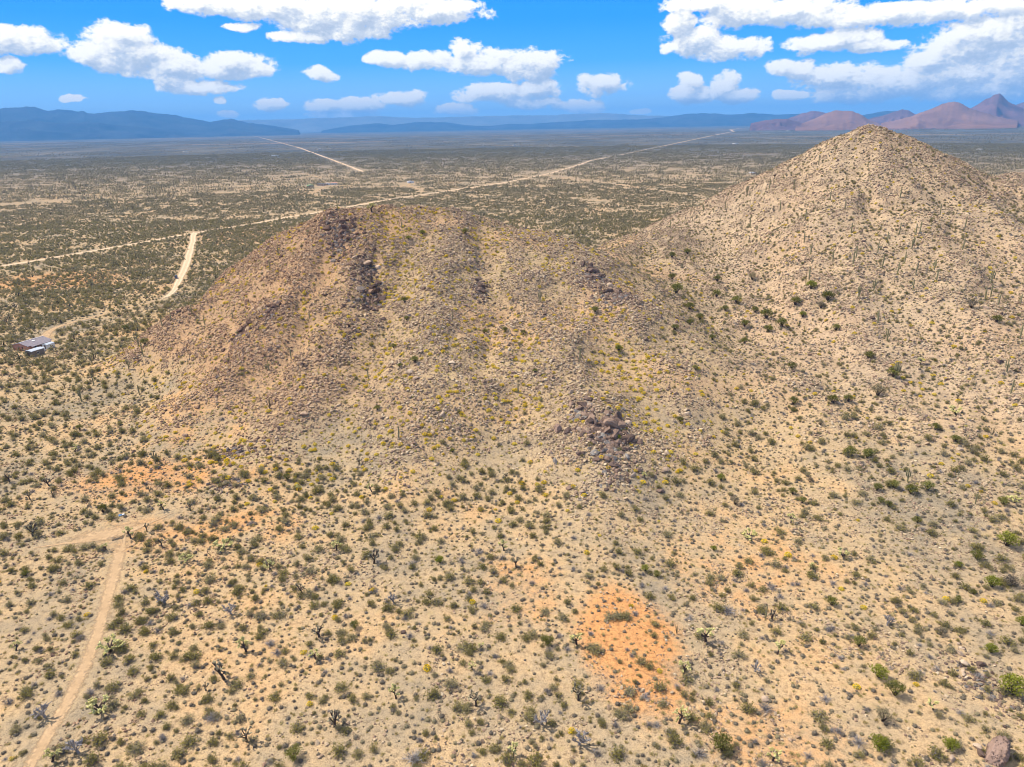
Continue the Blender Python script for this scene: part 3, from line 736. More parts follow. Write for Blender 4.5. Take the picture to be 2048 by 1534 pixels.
def brittle(seed, nf):
    rg = rnd(seed); b = MB()
    dome(b, rg, 0.36, 0.30, 0)
    for i in range(80):
        th = rg.rand() * 6.283; z = rg.rand(); r = math.sqrt(max(0, 1 - z * z)) * 0.46
        b.leaf((math.cos(th) * r, math.sin(th) * r, z * 0.38), rg.uniform(0.035, 0.06), rg)
    for i in range(nf):
        th = rg.rand() * 6.283; z = rg.uniform(0.25, 1.0); r = math.sqrt(max(0, 1 - z * z)) * 0.50
        p = (math.cos(th) * r, math.sin(th) * r, z * 0.47 * rg.uniform(0.9, 1.1))
        b.leaf(p, rg.uniform(0.045, 0.08), rg, 1, 0.2)
    return b.mesh('brittlebush', [M['brittle_leaf'], M['flower']])
def dead_shrub(seed, n=60):
    rg = rnd(seed); b = MB()
    for i in range(n):
        th = rg.rand() * 6.283; ti = rg.uniform(0.05, 1.35); L = rg.uniform(0.35, 0.62)
        d = np.array([math.cos(th) * math.sin(ti), math.sin(th) * math.sin(ti), math.cos(ti) * 0.8])
        q = d * L; b.blade((rg.normal(0, .05), rg.normal(0, .05), 0), q, 0.014, rg)
        for k in range(3):
            t = rg.uniform(0.3, 0.9); e = d * L * t
            b.blade(e, e + (d + rg.normal(0, 0.6, 3)) * 0.2, 0.010, rg)
    return b.mesh('dead_shrub', [M['twig']])
def grass(seed):
    rg = rnd(seed); b = MB()
    for i in range(46):
        th = rg.rand() * 6.283; ti = rg.uniform(0.05, 1.1); L = rg.uniform(0.25, 0.5); p = (rg.normal(0, 0.12), rg.normal(0, 0.12), 0)
        b.blade(p, (p[0] + math.cos(th) * math.sin(ti) * L, p[1] + math.sin(th) * math.sin(ti) * L, math.cos(ti) * L * 0.8), 0.03, rg)
    return b.mesh('grass_tuft', [M['straw']])
# ---- angular stones
def stone_geo(rg, sub, cuts=7):
    bm = bmesh.new(); bmesh.ops.create_icosphere(bm, subdivisions=sub, radius=1.0)
    v = np.array([x.co for x in bm.verts]); f = [[q.index for q in x.verts] for x in bm.faces]; bm.free()
    v = v * (1 + rg.normal(0, 0.06, (len(v), 1)))
    for _ in range(cuts):
        n = rg.normal(size=3); n /= np.linalg.norm(n); d = rg.uniform(0.36, 0.80)
        s = v @ n; o = s > d
        v[o] -= np.outer(s[o] - d, n)
    v /= np.abs(v).max(0)
    v *= np.array([1.0, rg.uniform(0.6, 0.95), rg.uniform(0.5, 0.85)])
    return v, f
def stone(seed, sub, mat, name='boulder', cuts=8):
    v, f = stone_geo(rnd(seed), sub, cuts)
    return np_mesh(name, v, f, [M[mat]])
def rubble_patch(seed, n, rad, smin, smax):
    rg = rnd(seed); b = MB()
    for i in range(n):
        v, f = stone_geo(rg, 1, 4)
        s = smin * (smax / smin) ** (rg.rand() ** 1.8)
        a = rg.rand() * 6.283; t = rg.normal(0, 0.35)
        ca, sa = math.cos(a), math.sin(a)
        v = v * s; v[:, 2] += t * v[:, 0]
        x = v[:, 0] * ca - v[:, 1] * sa; y = v[:, 0] * sa + v[:, 1] * ca
        rr = rad * math.sqrt(rg.rand()); th = rg.rand() * 6.283
        b.add(np.stack([x + rr * math.cos(th), y + rr * math.sin(th), v[:, 2] + s * 0.22], -1), f)
    return b.mesh('rubble', [M['rubble']])
def scrub_patch(seed, n, rad, smin, smax, leaves, tall=0.15):
    """a patch of plain: n shrubs, some of them small trees on a stem"""
    rg = rnd(seed); b = MB()
    for i in range(n):
        s = rg.uniform(smin, smax); rr = rad * math.sqrt(rg.rand()); th = rg.rand() * 6.283
        c = np.array([rr * math.cos(th), rr * math.sin(th), 0.0])
        tree = rg.rand() < tall
        hh = s * (rg.uniform(1.1, 1.7) if tree else rg.uniform(0.55, 0.9))
        if tree:
            b.blade(c + (0.0, 0, -0.2), c + (rg.normal(0, .2), rg.normal(0, .2), hh), 0.16 * s, rg, 1)
        for k in range(leaves):
            a = rg.rand() * 6.283; z = rg.rand() ** (0.6 if tree else 1.0); r = math.sqrt(max(0.02, 1 - (z * 0.9) ** 2)) * s * 0.55 * rg.rand() ** 0.4
            b.leaf(c + (math.cos(a) * r, math.sin(a) * r, hh * (0.12 + 0.85 * z)), s * rg.uniform(0.12, 0.24), rg)
    return b.mesh('scrub', [M['scrub'], M['bark']])

# ------------------------------------------------------------------ scatter: many small plants and stones as one object
def kit(name, meshes):
    c = bpy.data.collections.new(name)
    for i, me in enumerate(meshes):
        c.objects.link(bpy.data.objects.new("%s_%02d" % (name, i), me))
    return c, meshes
def scatter(name, label, cat, kitc, x, y, size, rg, align=True, sink=0.0, zscale=None):
    n = len(x)
    if n == 0:
        return None
    z = zat(x, y) - sink * size
    me = bpy.data.meshes.new(name)
    me.vertices.add(n); me.vertices.foreach_set('co', np.stack([x, y, z], -1).astype(np.float32).ravel())
    yaw = rg.rand(n) * 6.283
    rot = np.zeros((n, 3), np.float32); rot[:, 2] = yaw
    if align:
        nx, ny, nz = normal_at(x, y)
        for i in range(n):
            if nz[i] < 0.998:
                q = Vector((0, 0, 1)).rotation_difference(Vector((nx[i], ny[i], nz[i]))) @ Quaternion((0, 0, 1), yaw[i])
                rot[i] = q.to_euler()
    sc = np.repeat(np.asarray(size, np.float32)[:, None], 3, 1)
    sc[:, 2] *= rg.uniform(0.8, 1.15, n)
    for nm, tp, key, arr in (('rot', 'FLOAT_VECTOR', 'vector', rot), ('scl', 'FLOAT_VECTOR', 'vector', sc), ('pick', 'INT', 'value', rg.randint(0, len(kitc[1]), n).astype(np.int32))):
        a = me.attributes.new(nm, tp, 'POINT'); a.data.foreach_set(key, np.ascontiguousarray(arr).ravel())
    o = link_mesh(name, me)
    ng = bpy.data.node_groups.new(name + '_scatter', 'GeometryNodeTree')
    ng.interface.new_socket('Geometry', in_out='INPUT', socket_type='NodeSocketGeometry')
    ng.interface.new_socket('Geometry', in_out='OUTPUT', socket_type='NodeSocketGeometry')
    N = ng.nodes; Lk = ng.links
    gi_ = N.new('NodeGroupInput'); go_ = N.new('NodeGroupOutput')
    ci = N.new('GeometryNodeCollectionInfo'); ci.inputs['Collection'].default_value = kitc[0]
    ci.inputs['Separate Children'].default_value = True; ci.inputs['Reset Children'].default_value = True
    ip = N.new('GeometryNodeInstanceOnPoints'); ip.inputs['Pick Instance'].default_value = True
    def at(nm, dt):
        k = N.new('GeometryNodeInputNamedAttribute'); k.data_type = dt; k.inputs[0].default_value = nm
        return next(s for s in k.outputs if s.enabled and s.name == 'Attribute')
    e2r = N.new('FunctionNodeEulerToRotation'); Lk.new(at('rot', 'FLOAT_VECTOR'), e2r.inputs[0])
    Lk.new(gi_.outputs[0], ip.inputs['Points']); Lk.new(ci.outputs[0], ip.inputs['Instance'])
    Lk.new(at('pick', 'INT'), ip.inputs['Instance Index']); Lk.new(e2r.outputs[0], ip.inputs['Rotation']); Lk.new(at('scl', 'FLOAT_VECTOR'), ip.inputs['Scale'])
    Lk.new(ip.outputs[0], go_.inputs[0])
    md = o.modifiers.new('scatter', 'NODES'); md.node_group = ng
    return tag(o, label, cat, kind='stuff')

FPX = 1400.0
cR, cU, cF = np.array(rt), np.array(upv), np.array(fwd)
def project(x, y, z):
    q = np.stack([np.asarray(x, float), np.asarray(y, float), np.asarray(z, float) - CAM_H], -1)
    d = q @ cF
    return 1024 + FPX * (q @ cR) / d, 767 - FPX * (q @ cU) / d, d
def in_view(x, y, m=240):
    u, v, d = project(x, y, zat(x, y))
    return (d > 5) & (u > -m) & (u < 2048 + m) & (v < 1534 + m)
def jitter_points(x0, x1, y0, y1, cell, rg, jit=0.95):
    xs = np.arange(x0, x1, cell); ys = np.arange(y0, y1, cell)
    X, Y = np.meshgrid(xs, ys); X = X.ravel() + (rg.rand(X.size) - 0.5) * cell * jit * 1.6; Y = Y.ravel() + (rg.rand(Y.size) - 0.5) * cell * jit * 1.6
    k = in_view(X, Y)
    return X[k], Y[k]

# ------------------------------------------------------------------ where a thing stands, in words
ORDW = ['first', 'second', 'third', 'fourth', 'fifth', 'sixth', 'seventh', 'eighth', 'ninth', 'tenth', 'eleventh', 'twelfth', 'thirteenth', 'fourteenth', 'fifteenth', 'sixteenth', 'seventeenth', 'eighteenth', 'nineteenth', 'twentieth', 'twenty-first', 'twenty-second', 'twenty-third', 'twenty-fourth', 'twenty-fifth', 'twenty-sixth', 'twenty-seventh', 'twenty-eighth', 'twenty-ninth', 'thirtieth', 'thirty-first', 'thirty-second', 'thirty-third', 'thirty-fourth']
TRACK = np.array(ROADS[5][1])
def zone(x, y):
    w = int(hill_id(x, y)[0]); z = z1(x, y)
    if w == 1:
        if z > 47: return 'atop the rubble hill'
        if x < -108: return 'on rubble hill left flank'
        if x > 42: return 'on rubble hill right shoulder'
        if x < -35: return 'on rubble hill left front'
        return 'on rubble hill right front'
    if w == 2:
        if z > 62: return 'near the conical summit'
        if x < 125 and y > 300: return 'in the saddle between hills'
        if z > 34: return 'halfway up the conical hill'
        return 'low on the conical hill'
    if y > 260: return 'on plain behind the hills' if y > 420 else 'on plain near the house'
    if (x - ORANGE[0][0]) ** 2 / 18 ** 2 + (y - ORANGE[0][1]) ** 2 / 22 ** 2 < 1: return 'on the orange patch'
    tx = np.interp(y, TRACK[:, 1], TRACK[:, 0])
    near = y < 112
    if x < tx: return 'lower left by sandy track' if near else 'left of sandy track'
    if x < tx + 50: return 'bottom, right of sandy track' if near else 'between sandy track and hill'
    if x < ORANGE[0][0] - 16: return 'bottom, left of orange patch' if near else 'at rubble hill middle foot'
    if x < ORANGE[0][0] + 45: return 'bottom, right of orange patch' if near else 'uphill, right of orange patch'
    return 'in bottom right corner' if near else 'at right below conical hill'
def number(things, noun_of):
    """things: list of (object, x, y, look): a label that counts from the left within one look and place"""
    byz = {}
    for o, x, y, look in things:
        byz.setdefault((noun_of(look), zone(x, y)), []).append((x / y, o))
    for (noun, zn), l in byz.items():
        l.sort(key=lambda t: t[0])
        for i, (_, o) in enumerate(l):
            if len(l) == 1: lab = "%s %s" % (noun, zn)
            elif i == 0: lab = "%s, leftmost %s" % (noun, zn)
            elif i == len(l) - 1: lab = "%s, rightmost %s" % (noun, zn)
            elif i < 34: lab = "%s, %s from left %s" % (noun, ORDW[i], zn)
            else: lab = "%s, %s from right %s" % (noun, ORDW[min(33, len(l) - 1 - i)], zn)
            o['label'] = lab
def copy_tree(src, parent=None):
    c = src.copy(); COL.objects.link(c); c.parent = parent
    for ch in list(src.children):
        copy_tree(ch, c)
    return c

# ------------------------------------------------------------------ saguaros
def saguaro_proto(seed, arms):
    """one metre of trunk height = 1/6 of the plant; built 6 m tall"""
    rg = rnd(seed); b = MB()
    H = 6.0; n = 9
    zs = [-0.4] + [H * i / (n - 1) for i in range(1, n)] + [H + 0.16, H + 0.24]
    rad = [0.24] + [0.24 + 0.09 * math.sin(math.pi * min(1, i / (n - 2))) for i in range(1, n)] + [0.19, 0.06]
    lx = rg.normal(0, 0.06)
    b.tube([(lx * (z / H) ** 2, 0, z) for z in zs], rad, 14, 0, True, 0.16)
    trunk = b.mesh('saguaro_trunk', [M['saguaro']])
    out = []
    for k in range(arms):
        a = k * 2.4 + rg.uniform(-0.5, 0.5); z0 = rg.uniform(2.0, 3.6); R0 = rg.uniform(0.65, 1.0); up = rg.uniform(0.9, 2.3)
        c, s = math.cos(a), math.sin(a)
        pts = [(c * 0.1, s * 0.1, z0 - .05), (c * R0 * 0.5, s * R0 * 0.5, z0 - 0.02), (c * R0 * 0.85, s * R0 * 0.85, z0 + 0.18), (c * R0, s * R0, z0 + 0.55), (c * R0, s * R0, z0 + 0.55 + up * 0.5), (c * R0, s * R0, z0 + 0.55 + up), (c * R0, s * R0, z0 + 0.72 + up)]
        m = MB(); m.tube(pts, [0.15, 0.19, 0.21, 0.22, 0.22, 0.19, 0.07], 12, 0, True, 0.16)
        out.append(m.mesh('saguaro_arm', [M['saguaro']]))
    return trunk, out
SAG = [saguaro_proto(40 + i, a) for i, a in enumerate((0, 0, 1, 2, 2, 3, 4))]
SAGLOOK = ['armless saguaro', 'armless saguaro', 'saguaro with one arm', 'saguaro with two arms', 'saguaro with two arms', 'saguaro with three arms', 'many armed saguaro']
SAGUAROS = [
    (-112.6, 198.6, 5.0, 5),
    (-111.6, 339.1, 5.5, 0),
    (-112.9, 328.1, 5.5, 2),
    (-208.7, 440.9, 5, 0),
    (-144.4, 309.5, 5.5, 3),
    (-154.0, 308.4, 5, 0),
    (-157.5, 306.6, 5, 2),
    (-135.9, 301.5, 4.5, 0),
    (-120.5, 295.3, 4.5, 1),
    (-159.7, 290.0, 6, 0),
    (-166.0, 299.4, 5.5, 1),
    (-192.1, 344.0, 5, 0),
    (-190.7, 303.0, 5.5, 5),
    (-163.3, 283.3, 5.5, 3),
    (-173.8, 273.8, 5, 0),
    (-170.2, 258.2, 5.5, 6),
    (-150.1, 263.9, 5, 1),
    (-195.1, 301.3, 4, 0),
    (-153.6, 276.8, 3.5, 0),
    (-84.7, 256.4, 5, 2),
    (-91.7, 250.3, 4.5, 0),
    (-165.0, 241.3, 4, 1),
    (-85.7, 358.9, 5.5, 0),
    (-53.5, 354.9, 5, 1),
    (12.4, 288.3, 5.5, 3),
    (25.1, 244.0, 6, 0),
    (-36.0, 200.9, 5, 0),
    (2.0, 225.8, 4.5, 1),
    (-52.7, 242.1, 4.5, 0),
    (-83.4, 282.2, 4.5, 0),
    (-23.3, 270.5, 4, 1),
    (166.2, 399.6, 7, 0),
    (157.8, 377.2, 6.5, 0),
    (153.5, 357.1, 7, 0),
    (142.3, 329.0, 7, 2),
    (157.7, 340.7, 6, 0),
    (161.8, 328.2, 7, 0),
    (166.9, 336.7, 6.5, 1),
    (178.5, 339.6, 6, 0),
    (172.7, 322.4, 6.5, 0),
    (175.4, 313.7, 6.5, 2),
    (196.8, 356.6, 6.5, 0),
    (201.4, 350.0, 6.5, 0),
    (204.3, 351.9, 6.5, 1),
    (193.5, 337.5, 6.5, 3),
    (185.2, 326.7, 6, 2),
    (182.0, 310.7, 6, 0),
    (186.6, 302.2, 6, 0),
    (191.4, 313.0, 5.5, 5),
    (161.3, 305.1, 6, 3),
    (149.7, 294.2, 6.5, 3),
    (174.6, 298.0, 5.5, 2),
    (207.5, 297.5, 6.5, 3),
    (198.1, 285.2, 6, 2),
    (202.7, 288.8, 6, 0),
    (195.2, 272.9, 5.5, 0),
    (148.8, 274.0, 6.5, 2),
    (146.9, 261.7, 5.5, 3),
    (136.8, 234.4, 7.0, 6),
    (163.8, 213.7, 5.5, 0),
    (170.5, 226.7, 5, 5),
    (188.8, 248.4, 6, 2),
    (221.0, 416.9, 6, 0),
    (216.6, 398.0, 6.5, 0),
    (196.0, 461.4, 6.5, 0),
    (177.9, 368.0, 6, 0),
    (163.4, 494.0, 7, 3),
    (170.7, 472.9, 7, 0),
    (138.7, 511.1, 7, 2),
    (152.2, 448.8, 6.5, 0),
    (116.9, 516.1, 6.5, 0),
    (178.2, 451.5, 6.5, 0),
    (189.1, 352.2, 6, 0),
    (184.8, 393.2, 6, 0),
    (225.3, 372.6, 6, 1),
    (212.9, 329.3, 6, 0),
    (227.8, 353.9, 6, 0),
    (166.6, 439.7, 6.5, 0),
    (185.1, 413.9, 6, 0),
    (150.4, 498.1, 6, 0),
    (111.3, 175.4, 4.5, 6),
    (53.5, 123.1, 3.6, 0),
    (-2.3, 87.5, 2.2, 0),
    (-32.8, 96.5, 2.6, 2),
    (122.8, 163.1, 3.5, 0),
    (207.0, 276.7, 5, 0)]
sag_list = []
rgs = rnd(5)
for (x, y, h, k) in SAGUAROS:
    tr_, arms_ = SAG[k]
    root = bpy.data.objects.new('saguaro_cactus', None); COL.objects.link(root)
    root.location = (x, y, z1(x, y) - 0.05)
    root.rotation_euler = (rgs.normal(0, 0.03), rgs.normal(0, 0.03), rgs.rand() * 6.28)
    s = h * 0.9 / 6.2; root.scale = (s * 1.05, s * 1.05, s)
    link_mesh('trunk', tr_, root)
    for a in arms_:
        link_mesh('arm', a, root)
    tag(root, None, 'cactus', 'saguaros standing on the hills')
    sag_list.append((root, x, y, k))
number(sag_list, lambda k: SAGLOOK[k])

# ------------------------------------------------------------------ chollas: dark trunk, crooked branches, pale jointed ends
def cholla_proto(seed, style):
    """about 2.5 m tall; style: pale, wide, dark, grey"""
    rg = rnd(seed)
    tip = {'pale': 'joint', 'wide': 'joint', 'dark': 'joint_dark', 'grey': 'twig'}[style]
    stem = 'twig' if style == 'grey' else 'bark'
    th = {'pale': 0.9, 'wide': 0.4, 'dark': 0.9, 'grey': 0.5}[style]
    lean = rg.normal(0, 0.18, 2)
    top = np.array([lean[0], lean[1], th])
    b = MB(); b.tube([(0, 0, -0.2), (lean[0] * .4, lean[1] * .4, th * .5), top], [0.16, 0.12, 0.10], 7)
    trunk = b.mesh('cholla_trunk', [M[stem]])
    brs = []
    nb = {'pale': 6, 'wide': 8, 'dark': 6, 'grey': 7}[style]
    for k in range(nb):
        m = MB(); a = k * 6.283 / nb + rg.uniform(-0.5, 0.5)
        tilt = rg.uniform(0.35, 1.0) if style != 'wide' else rg.uniform(0.7, 1.35)
        p = top * (1.0 if k % 2 else rg.uniform(0.55, 1.0))
        L1 = rg.uniform(0.45, 0.8)
        d = np.array([math.cos(a) * math.sin(tilt), math.sin(a) * math.sin(tilt), math.cos(tilt)])
        q = p + d * L1
        m.tube([p, p + d * L1 * .5 + rg.normal(0, .05, 3), q], [0.085, 0.07, 0.06], 5, 1)
        for j in range(3 if style != 'dark' else 2):
            e = d + rg.normal(0, 0.55, 3) + (0, 0, 0.45); e /= np.linalg.norm(e)
            q2 = q + e * rg.uniform(0.3, 0.55)
            m.tube([q, (q + q2) / 2 + rg.normal(0, .03, 3), q2], [0.07, 0.065, 0.055], 5, 1 if style == 'dark' and j else 0)
            for i in range({'pale': 4, 'wide': 4, 'dark': 3, 'grey': 3}[style]):
                g = e * 0.5 + rg.normal(0, 0.65, 3) + (0, 0, 0.3); g /= np.linalg.norm(g)
                s0 = q + (q2 - q) * rg.uniform(0.5, 1.0)
                q3 = s0 + g * rg.uniform(0.16, 0.32)
                m.tube([s0, (s0 + q3) / 2, q3], [0.055, 0.085, 0.04] if style != 'grey' else [0.04, 0.04, 0.02], 5, 0)
        brs.append(m.mesh('cholla_branch', [M[tip], M[stem]]))
    return trunk, brs
CHO = {}
for i, st in enumerate(('pale', 'wide', 'dark', 'grey')):
    CHO[st] = [cholla_proto(100 + i * 10 + k, st) for k in range(3)]
CHOLOOK = {'pale': 'upright pale tipped cholla', 'wide': 'wide low pale cholla', 'dark': 'dark branching cholla', 'grey': 'dead grey cholla skeleton'}
CHOLLAS = [
    (-98.2, 172.4, 2.4, 'pale'),
    (-90.4, 171.6, 2.2, 'dark'),
    (-127.4, 160.4, 3.6, 'dark'),
    (-100.6, 158.8, 2.8, 'pale'),
    (-97.9, 161.9, 2.0, 'dark'),
    (-90.4, 154.4, 2.4, 'dark'),
    (-104.3, 153.6, 1.8, 'pale'),
    (-74.3, 153.7, 2.4, 'wide'),
    (-45.0, 151.5, 2.5, 'pale'),
    (-81.5, 147.4, 1.8, 'wide'),
    (-79.3, 131.7, 2.6, 'grey'),
    (-59.3, 143.8, 1.8, 'wide'),
    (-48.9, 134.3, 2.3, 'dark'),
    (-62.9, 127.6, 2.3, 'grey'),
    (-41.3, 119.6, 2.6, 'dark'),
    (-83.4, 116.0, 2.5, 'wide'),
    (-55.1, 115.4, 2.7, 'pale'),
    (-40.5, 113.2, 2.1, 'pale'),
    (-56.8, 108.0, 3.4, 'dark'),
    (-59.3, 105.2, 1.4, 'dark'),
    (-76.1, 100.4, 2.6, 'wide'),
    (-86.4, 99.5, 2.4, 'grey'),
    (-47.4, 93.3, 2.6, 'dark'),
    (-32.7, 96.0, 2.8, 'dark'),
    (-75.5, 91.3, 2.4, 'grey'),
    (-79.1, 89.7, 2.3, 'pale'),
    (-103.3, 117.1, 1.7, 'pale'),
    (-140.7, 189.0, 2.4, 'dark'),
    (-62.9, 181.2, 2.0, 'pale'),
    (-154.2, 191.5, 2.6, 'dark'),
    (-146.3, 212.2, 2.2, 'pale'),
    (-141.0, 180.5, 2, 'dark'),
    (-34.5, 145.6, 3.2, 'dark'),
    (-2.7, 149.7, 2.4, 'pale'),
    (0.2, 142.1, 2.6, 'dark'),
    (-27.2, 130.2, 2.0, 'grey'),
    (-22.6, 102.3, 2.4, 'pale'),
    (-7.6, 100.3, 2.6, 'dark'),
    (-8.8, 109.4, 1.7, 'pale'),
    (12.3, 115.9, 2.4, 'pale'),
    (11.3, 101.2, 2.8, 'dark'),
    (4.2, 96.0, 2.3, 'grey'),
    (10.4, 91.4, 2.3, 'grey'),
    (-0.9, 88.8, 2.2, 'pale'),
    (28.6, 95.7, 2.8, 'pale'),
    (32.1, 107.2, 2.4, 'pale'),
    (-40.7, 177.8, 2.2, 'pale'),
    (-47.3, 192.9, 2.0, 'dark'),
    (-2.6, 183.9, 1.8, 'dark'),
    (-7.5, 114.9, 1.3, 'pale'),
    (-19.0, 130.0, 1.6, 'dark'),
    (38.9, 116.3, 3.4, 'pale'),
    (52.1, 112.4, 2.6, 'pale'),
    (54.5, 122.5, 2.2, 'dark'),
    (73.0, 160.2, 2.2, 'pale'),
    (59.5, 153.8, 2.4, 'wide'),
    (79.9, 145.1, 2.0, 'wide'),
    (78.1, 120.3, 1.9, 'grey'),
    (74.9, 97.4, 1.9, 'pale'),
    (42.4, 87.7, 2.2, 'pale'),
    (46.2, 107.9, 1.8, 'grey'),
    (70.0, 140.2, 1.4, 'pale'),
    (-69.9, 364.2, 4.0, 'pale'),
    (133.2, 163.0, 1.8, 'wide'),
    (37.8, 179.2, 1.6, 'pale'),
    (-300.8, 415.9, 3.2, 'dark'),
    (-286.3, 386.0, 3.0, 'dark'),
    (-254.5, 380.9, 2.6, 'dark'),
    (143.0, 207.4, 2.4, 'wide'),
    (149.6, 242.1, 2.2, 'pale'),
    (148.8, 216.8, 2.0, 'dark')]
cho_list = []
for i, (x, y, h, st) in enumerate(CHOLLAS):
    tr_, brs_ = CHO[st][i % 3]
    root = bpy.data.objects.new('cholla_cactus', None); COL.objects.link(root)
    root.location = (x, y, z1(x, y)); root.rotation_euler = (0, 0, rgs.rand() * 6.28)
    s = 1.3 * h / {'pale': 2.3, 'wide': 1.6, 'dark': 2.3, 'grey': 1.8}[st]; root.scale = (s * rgs.uniform(.9, 1.2), s * rgs.uniform(.9, 1.2), s)
    link_mesh('trunk', tr_, root)
    for a in brs_:
        link_mesh('branch', a, root)
    tag(root, None, 'cactus', 'chollas scattered over the desert floor')
    cho_list.append((root, x, y, st))
number(cho_list, lambda st: CHOLOOK[st])

# ------------------------------------------------------------------ ocotillos
def ocotillo(seed):
    rg = rnd(seed); b = MB()
    for k in range(11):
        a = rg.rand() * 6.283; t = rg.uniform(0.08, 0.42); L = rg.uniform(2.2, 3.3)
        d = np.array([math.cos(a) * math.sin(t), math.sin(a) * math.sin(t), math.cos(t)])
        b.tube([(0, 0, -0.1), d * L * .4 + (0, 0, .05), d * L * .75 + rg.normal(0, .05, 3), d * L + rg.normal(0, .12, 3)], [0.05, 0.05, 0.045, 0.02], 4)
    return b.mesh('ocotillo', [M['ocotillo']])
OCO = [ocotillo(300 + k) for k in range(3)]
oc_list = []
for i, (x, y, h) in enumerate([
    (-134.6, 181.4, 2.6),
    (-103.1, 182.7, 3.0),
    (-83.6, 223.9, 4.0),
    (-203.5, 327.7, 4),
    (-185.7, 273.3, 3.2),
    (-115.2, 196.9, 2.4),
    (-106.8, 182.3, 2.2),
    (33.5, 118.8, 2.2),
    (147.7, 195.9, 2.6),
    (136.4, 188.3, 2.2),
    (-178.1, 281.3, 3.5)]):
    o = link_mesh('ocotillo', OCO[i % 3]); o.location = (x, y, z1(x, y)); o.rotation_euler = (0, 0, rgs.rand() * 6.28); s = h / 3.0; o.scale = (s, s, s)
    tag(o, None, 'plant', 'ocotillos near the hill foot'); oc_list.append((o, x, y, 0))
number(oc_list, lambda k: 'ocotillo of thin wands')

# ------------------------------------------------------------------ leafy bushes: trunk and lobed crown
def bush_proto(seed, mat, lobes, dense):
    """about 1 m across and 0.8 m tall; scaled up"""
    rg = rnd(seed); b = MB()
    t = MB()
    for k in range(lobes):
        a = k * 2.399 + rg.uniform(-.3, .3); r = 0.33 * math.sqrt((k + 0.3) / lobes); cz = 0.34 + 0.24 * (1 - r / 0.33) * rg.uniform(0.7, 1.2)
        c = np.array([math.cos(a) * r, math.sin(a) * r, cz]); lr = rg.uniform(0.15, 0.21)
        t.tube([(0, 0, -0.06), c * (0.5, 0.5, 0.55), c], [0.03, 0.02, 0.008], 4)
        for i in range(dense):
            d = rg.normal(size=3); d /= np.linalg.norm(d); q = c + d * lr * rg.uniform(0.55, 1.08) * (1, 1, 0.9)
            if q[2] > 0.03:
                b.leaf(q, rg.uniform(0.022, 0.042), rg)
        for i in range(10):
            d = rg.normal(size=3); d[2] = abs(d[2]); d /= np.linalg.norm(d)
            b.blade(c, c + d * lr * 1.25, 0.012, rg)
    return b.mesh('crown', [M[mat]]), t.mesh('bush_trunk', [M['bark']])
BUSH = {'olive': [bush_proto(200 + k, 'bush', 9, 75) for k in range(4)], 'bright': [bush_proto(220 + k, 'bush_bright', 10, 70) for k in range(3)],
        'grey': [bush_proto(240 + k, 'bursage', 8, 60) for k in range(2)]}
BUSHLOOK = {'olive': 'rounded olive green bush', 'bright': 'bright green leafy bush', 'grey': 'grey green rounded bush'}
bush_list = []
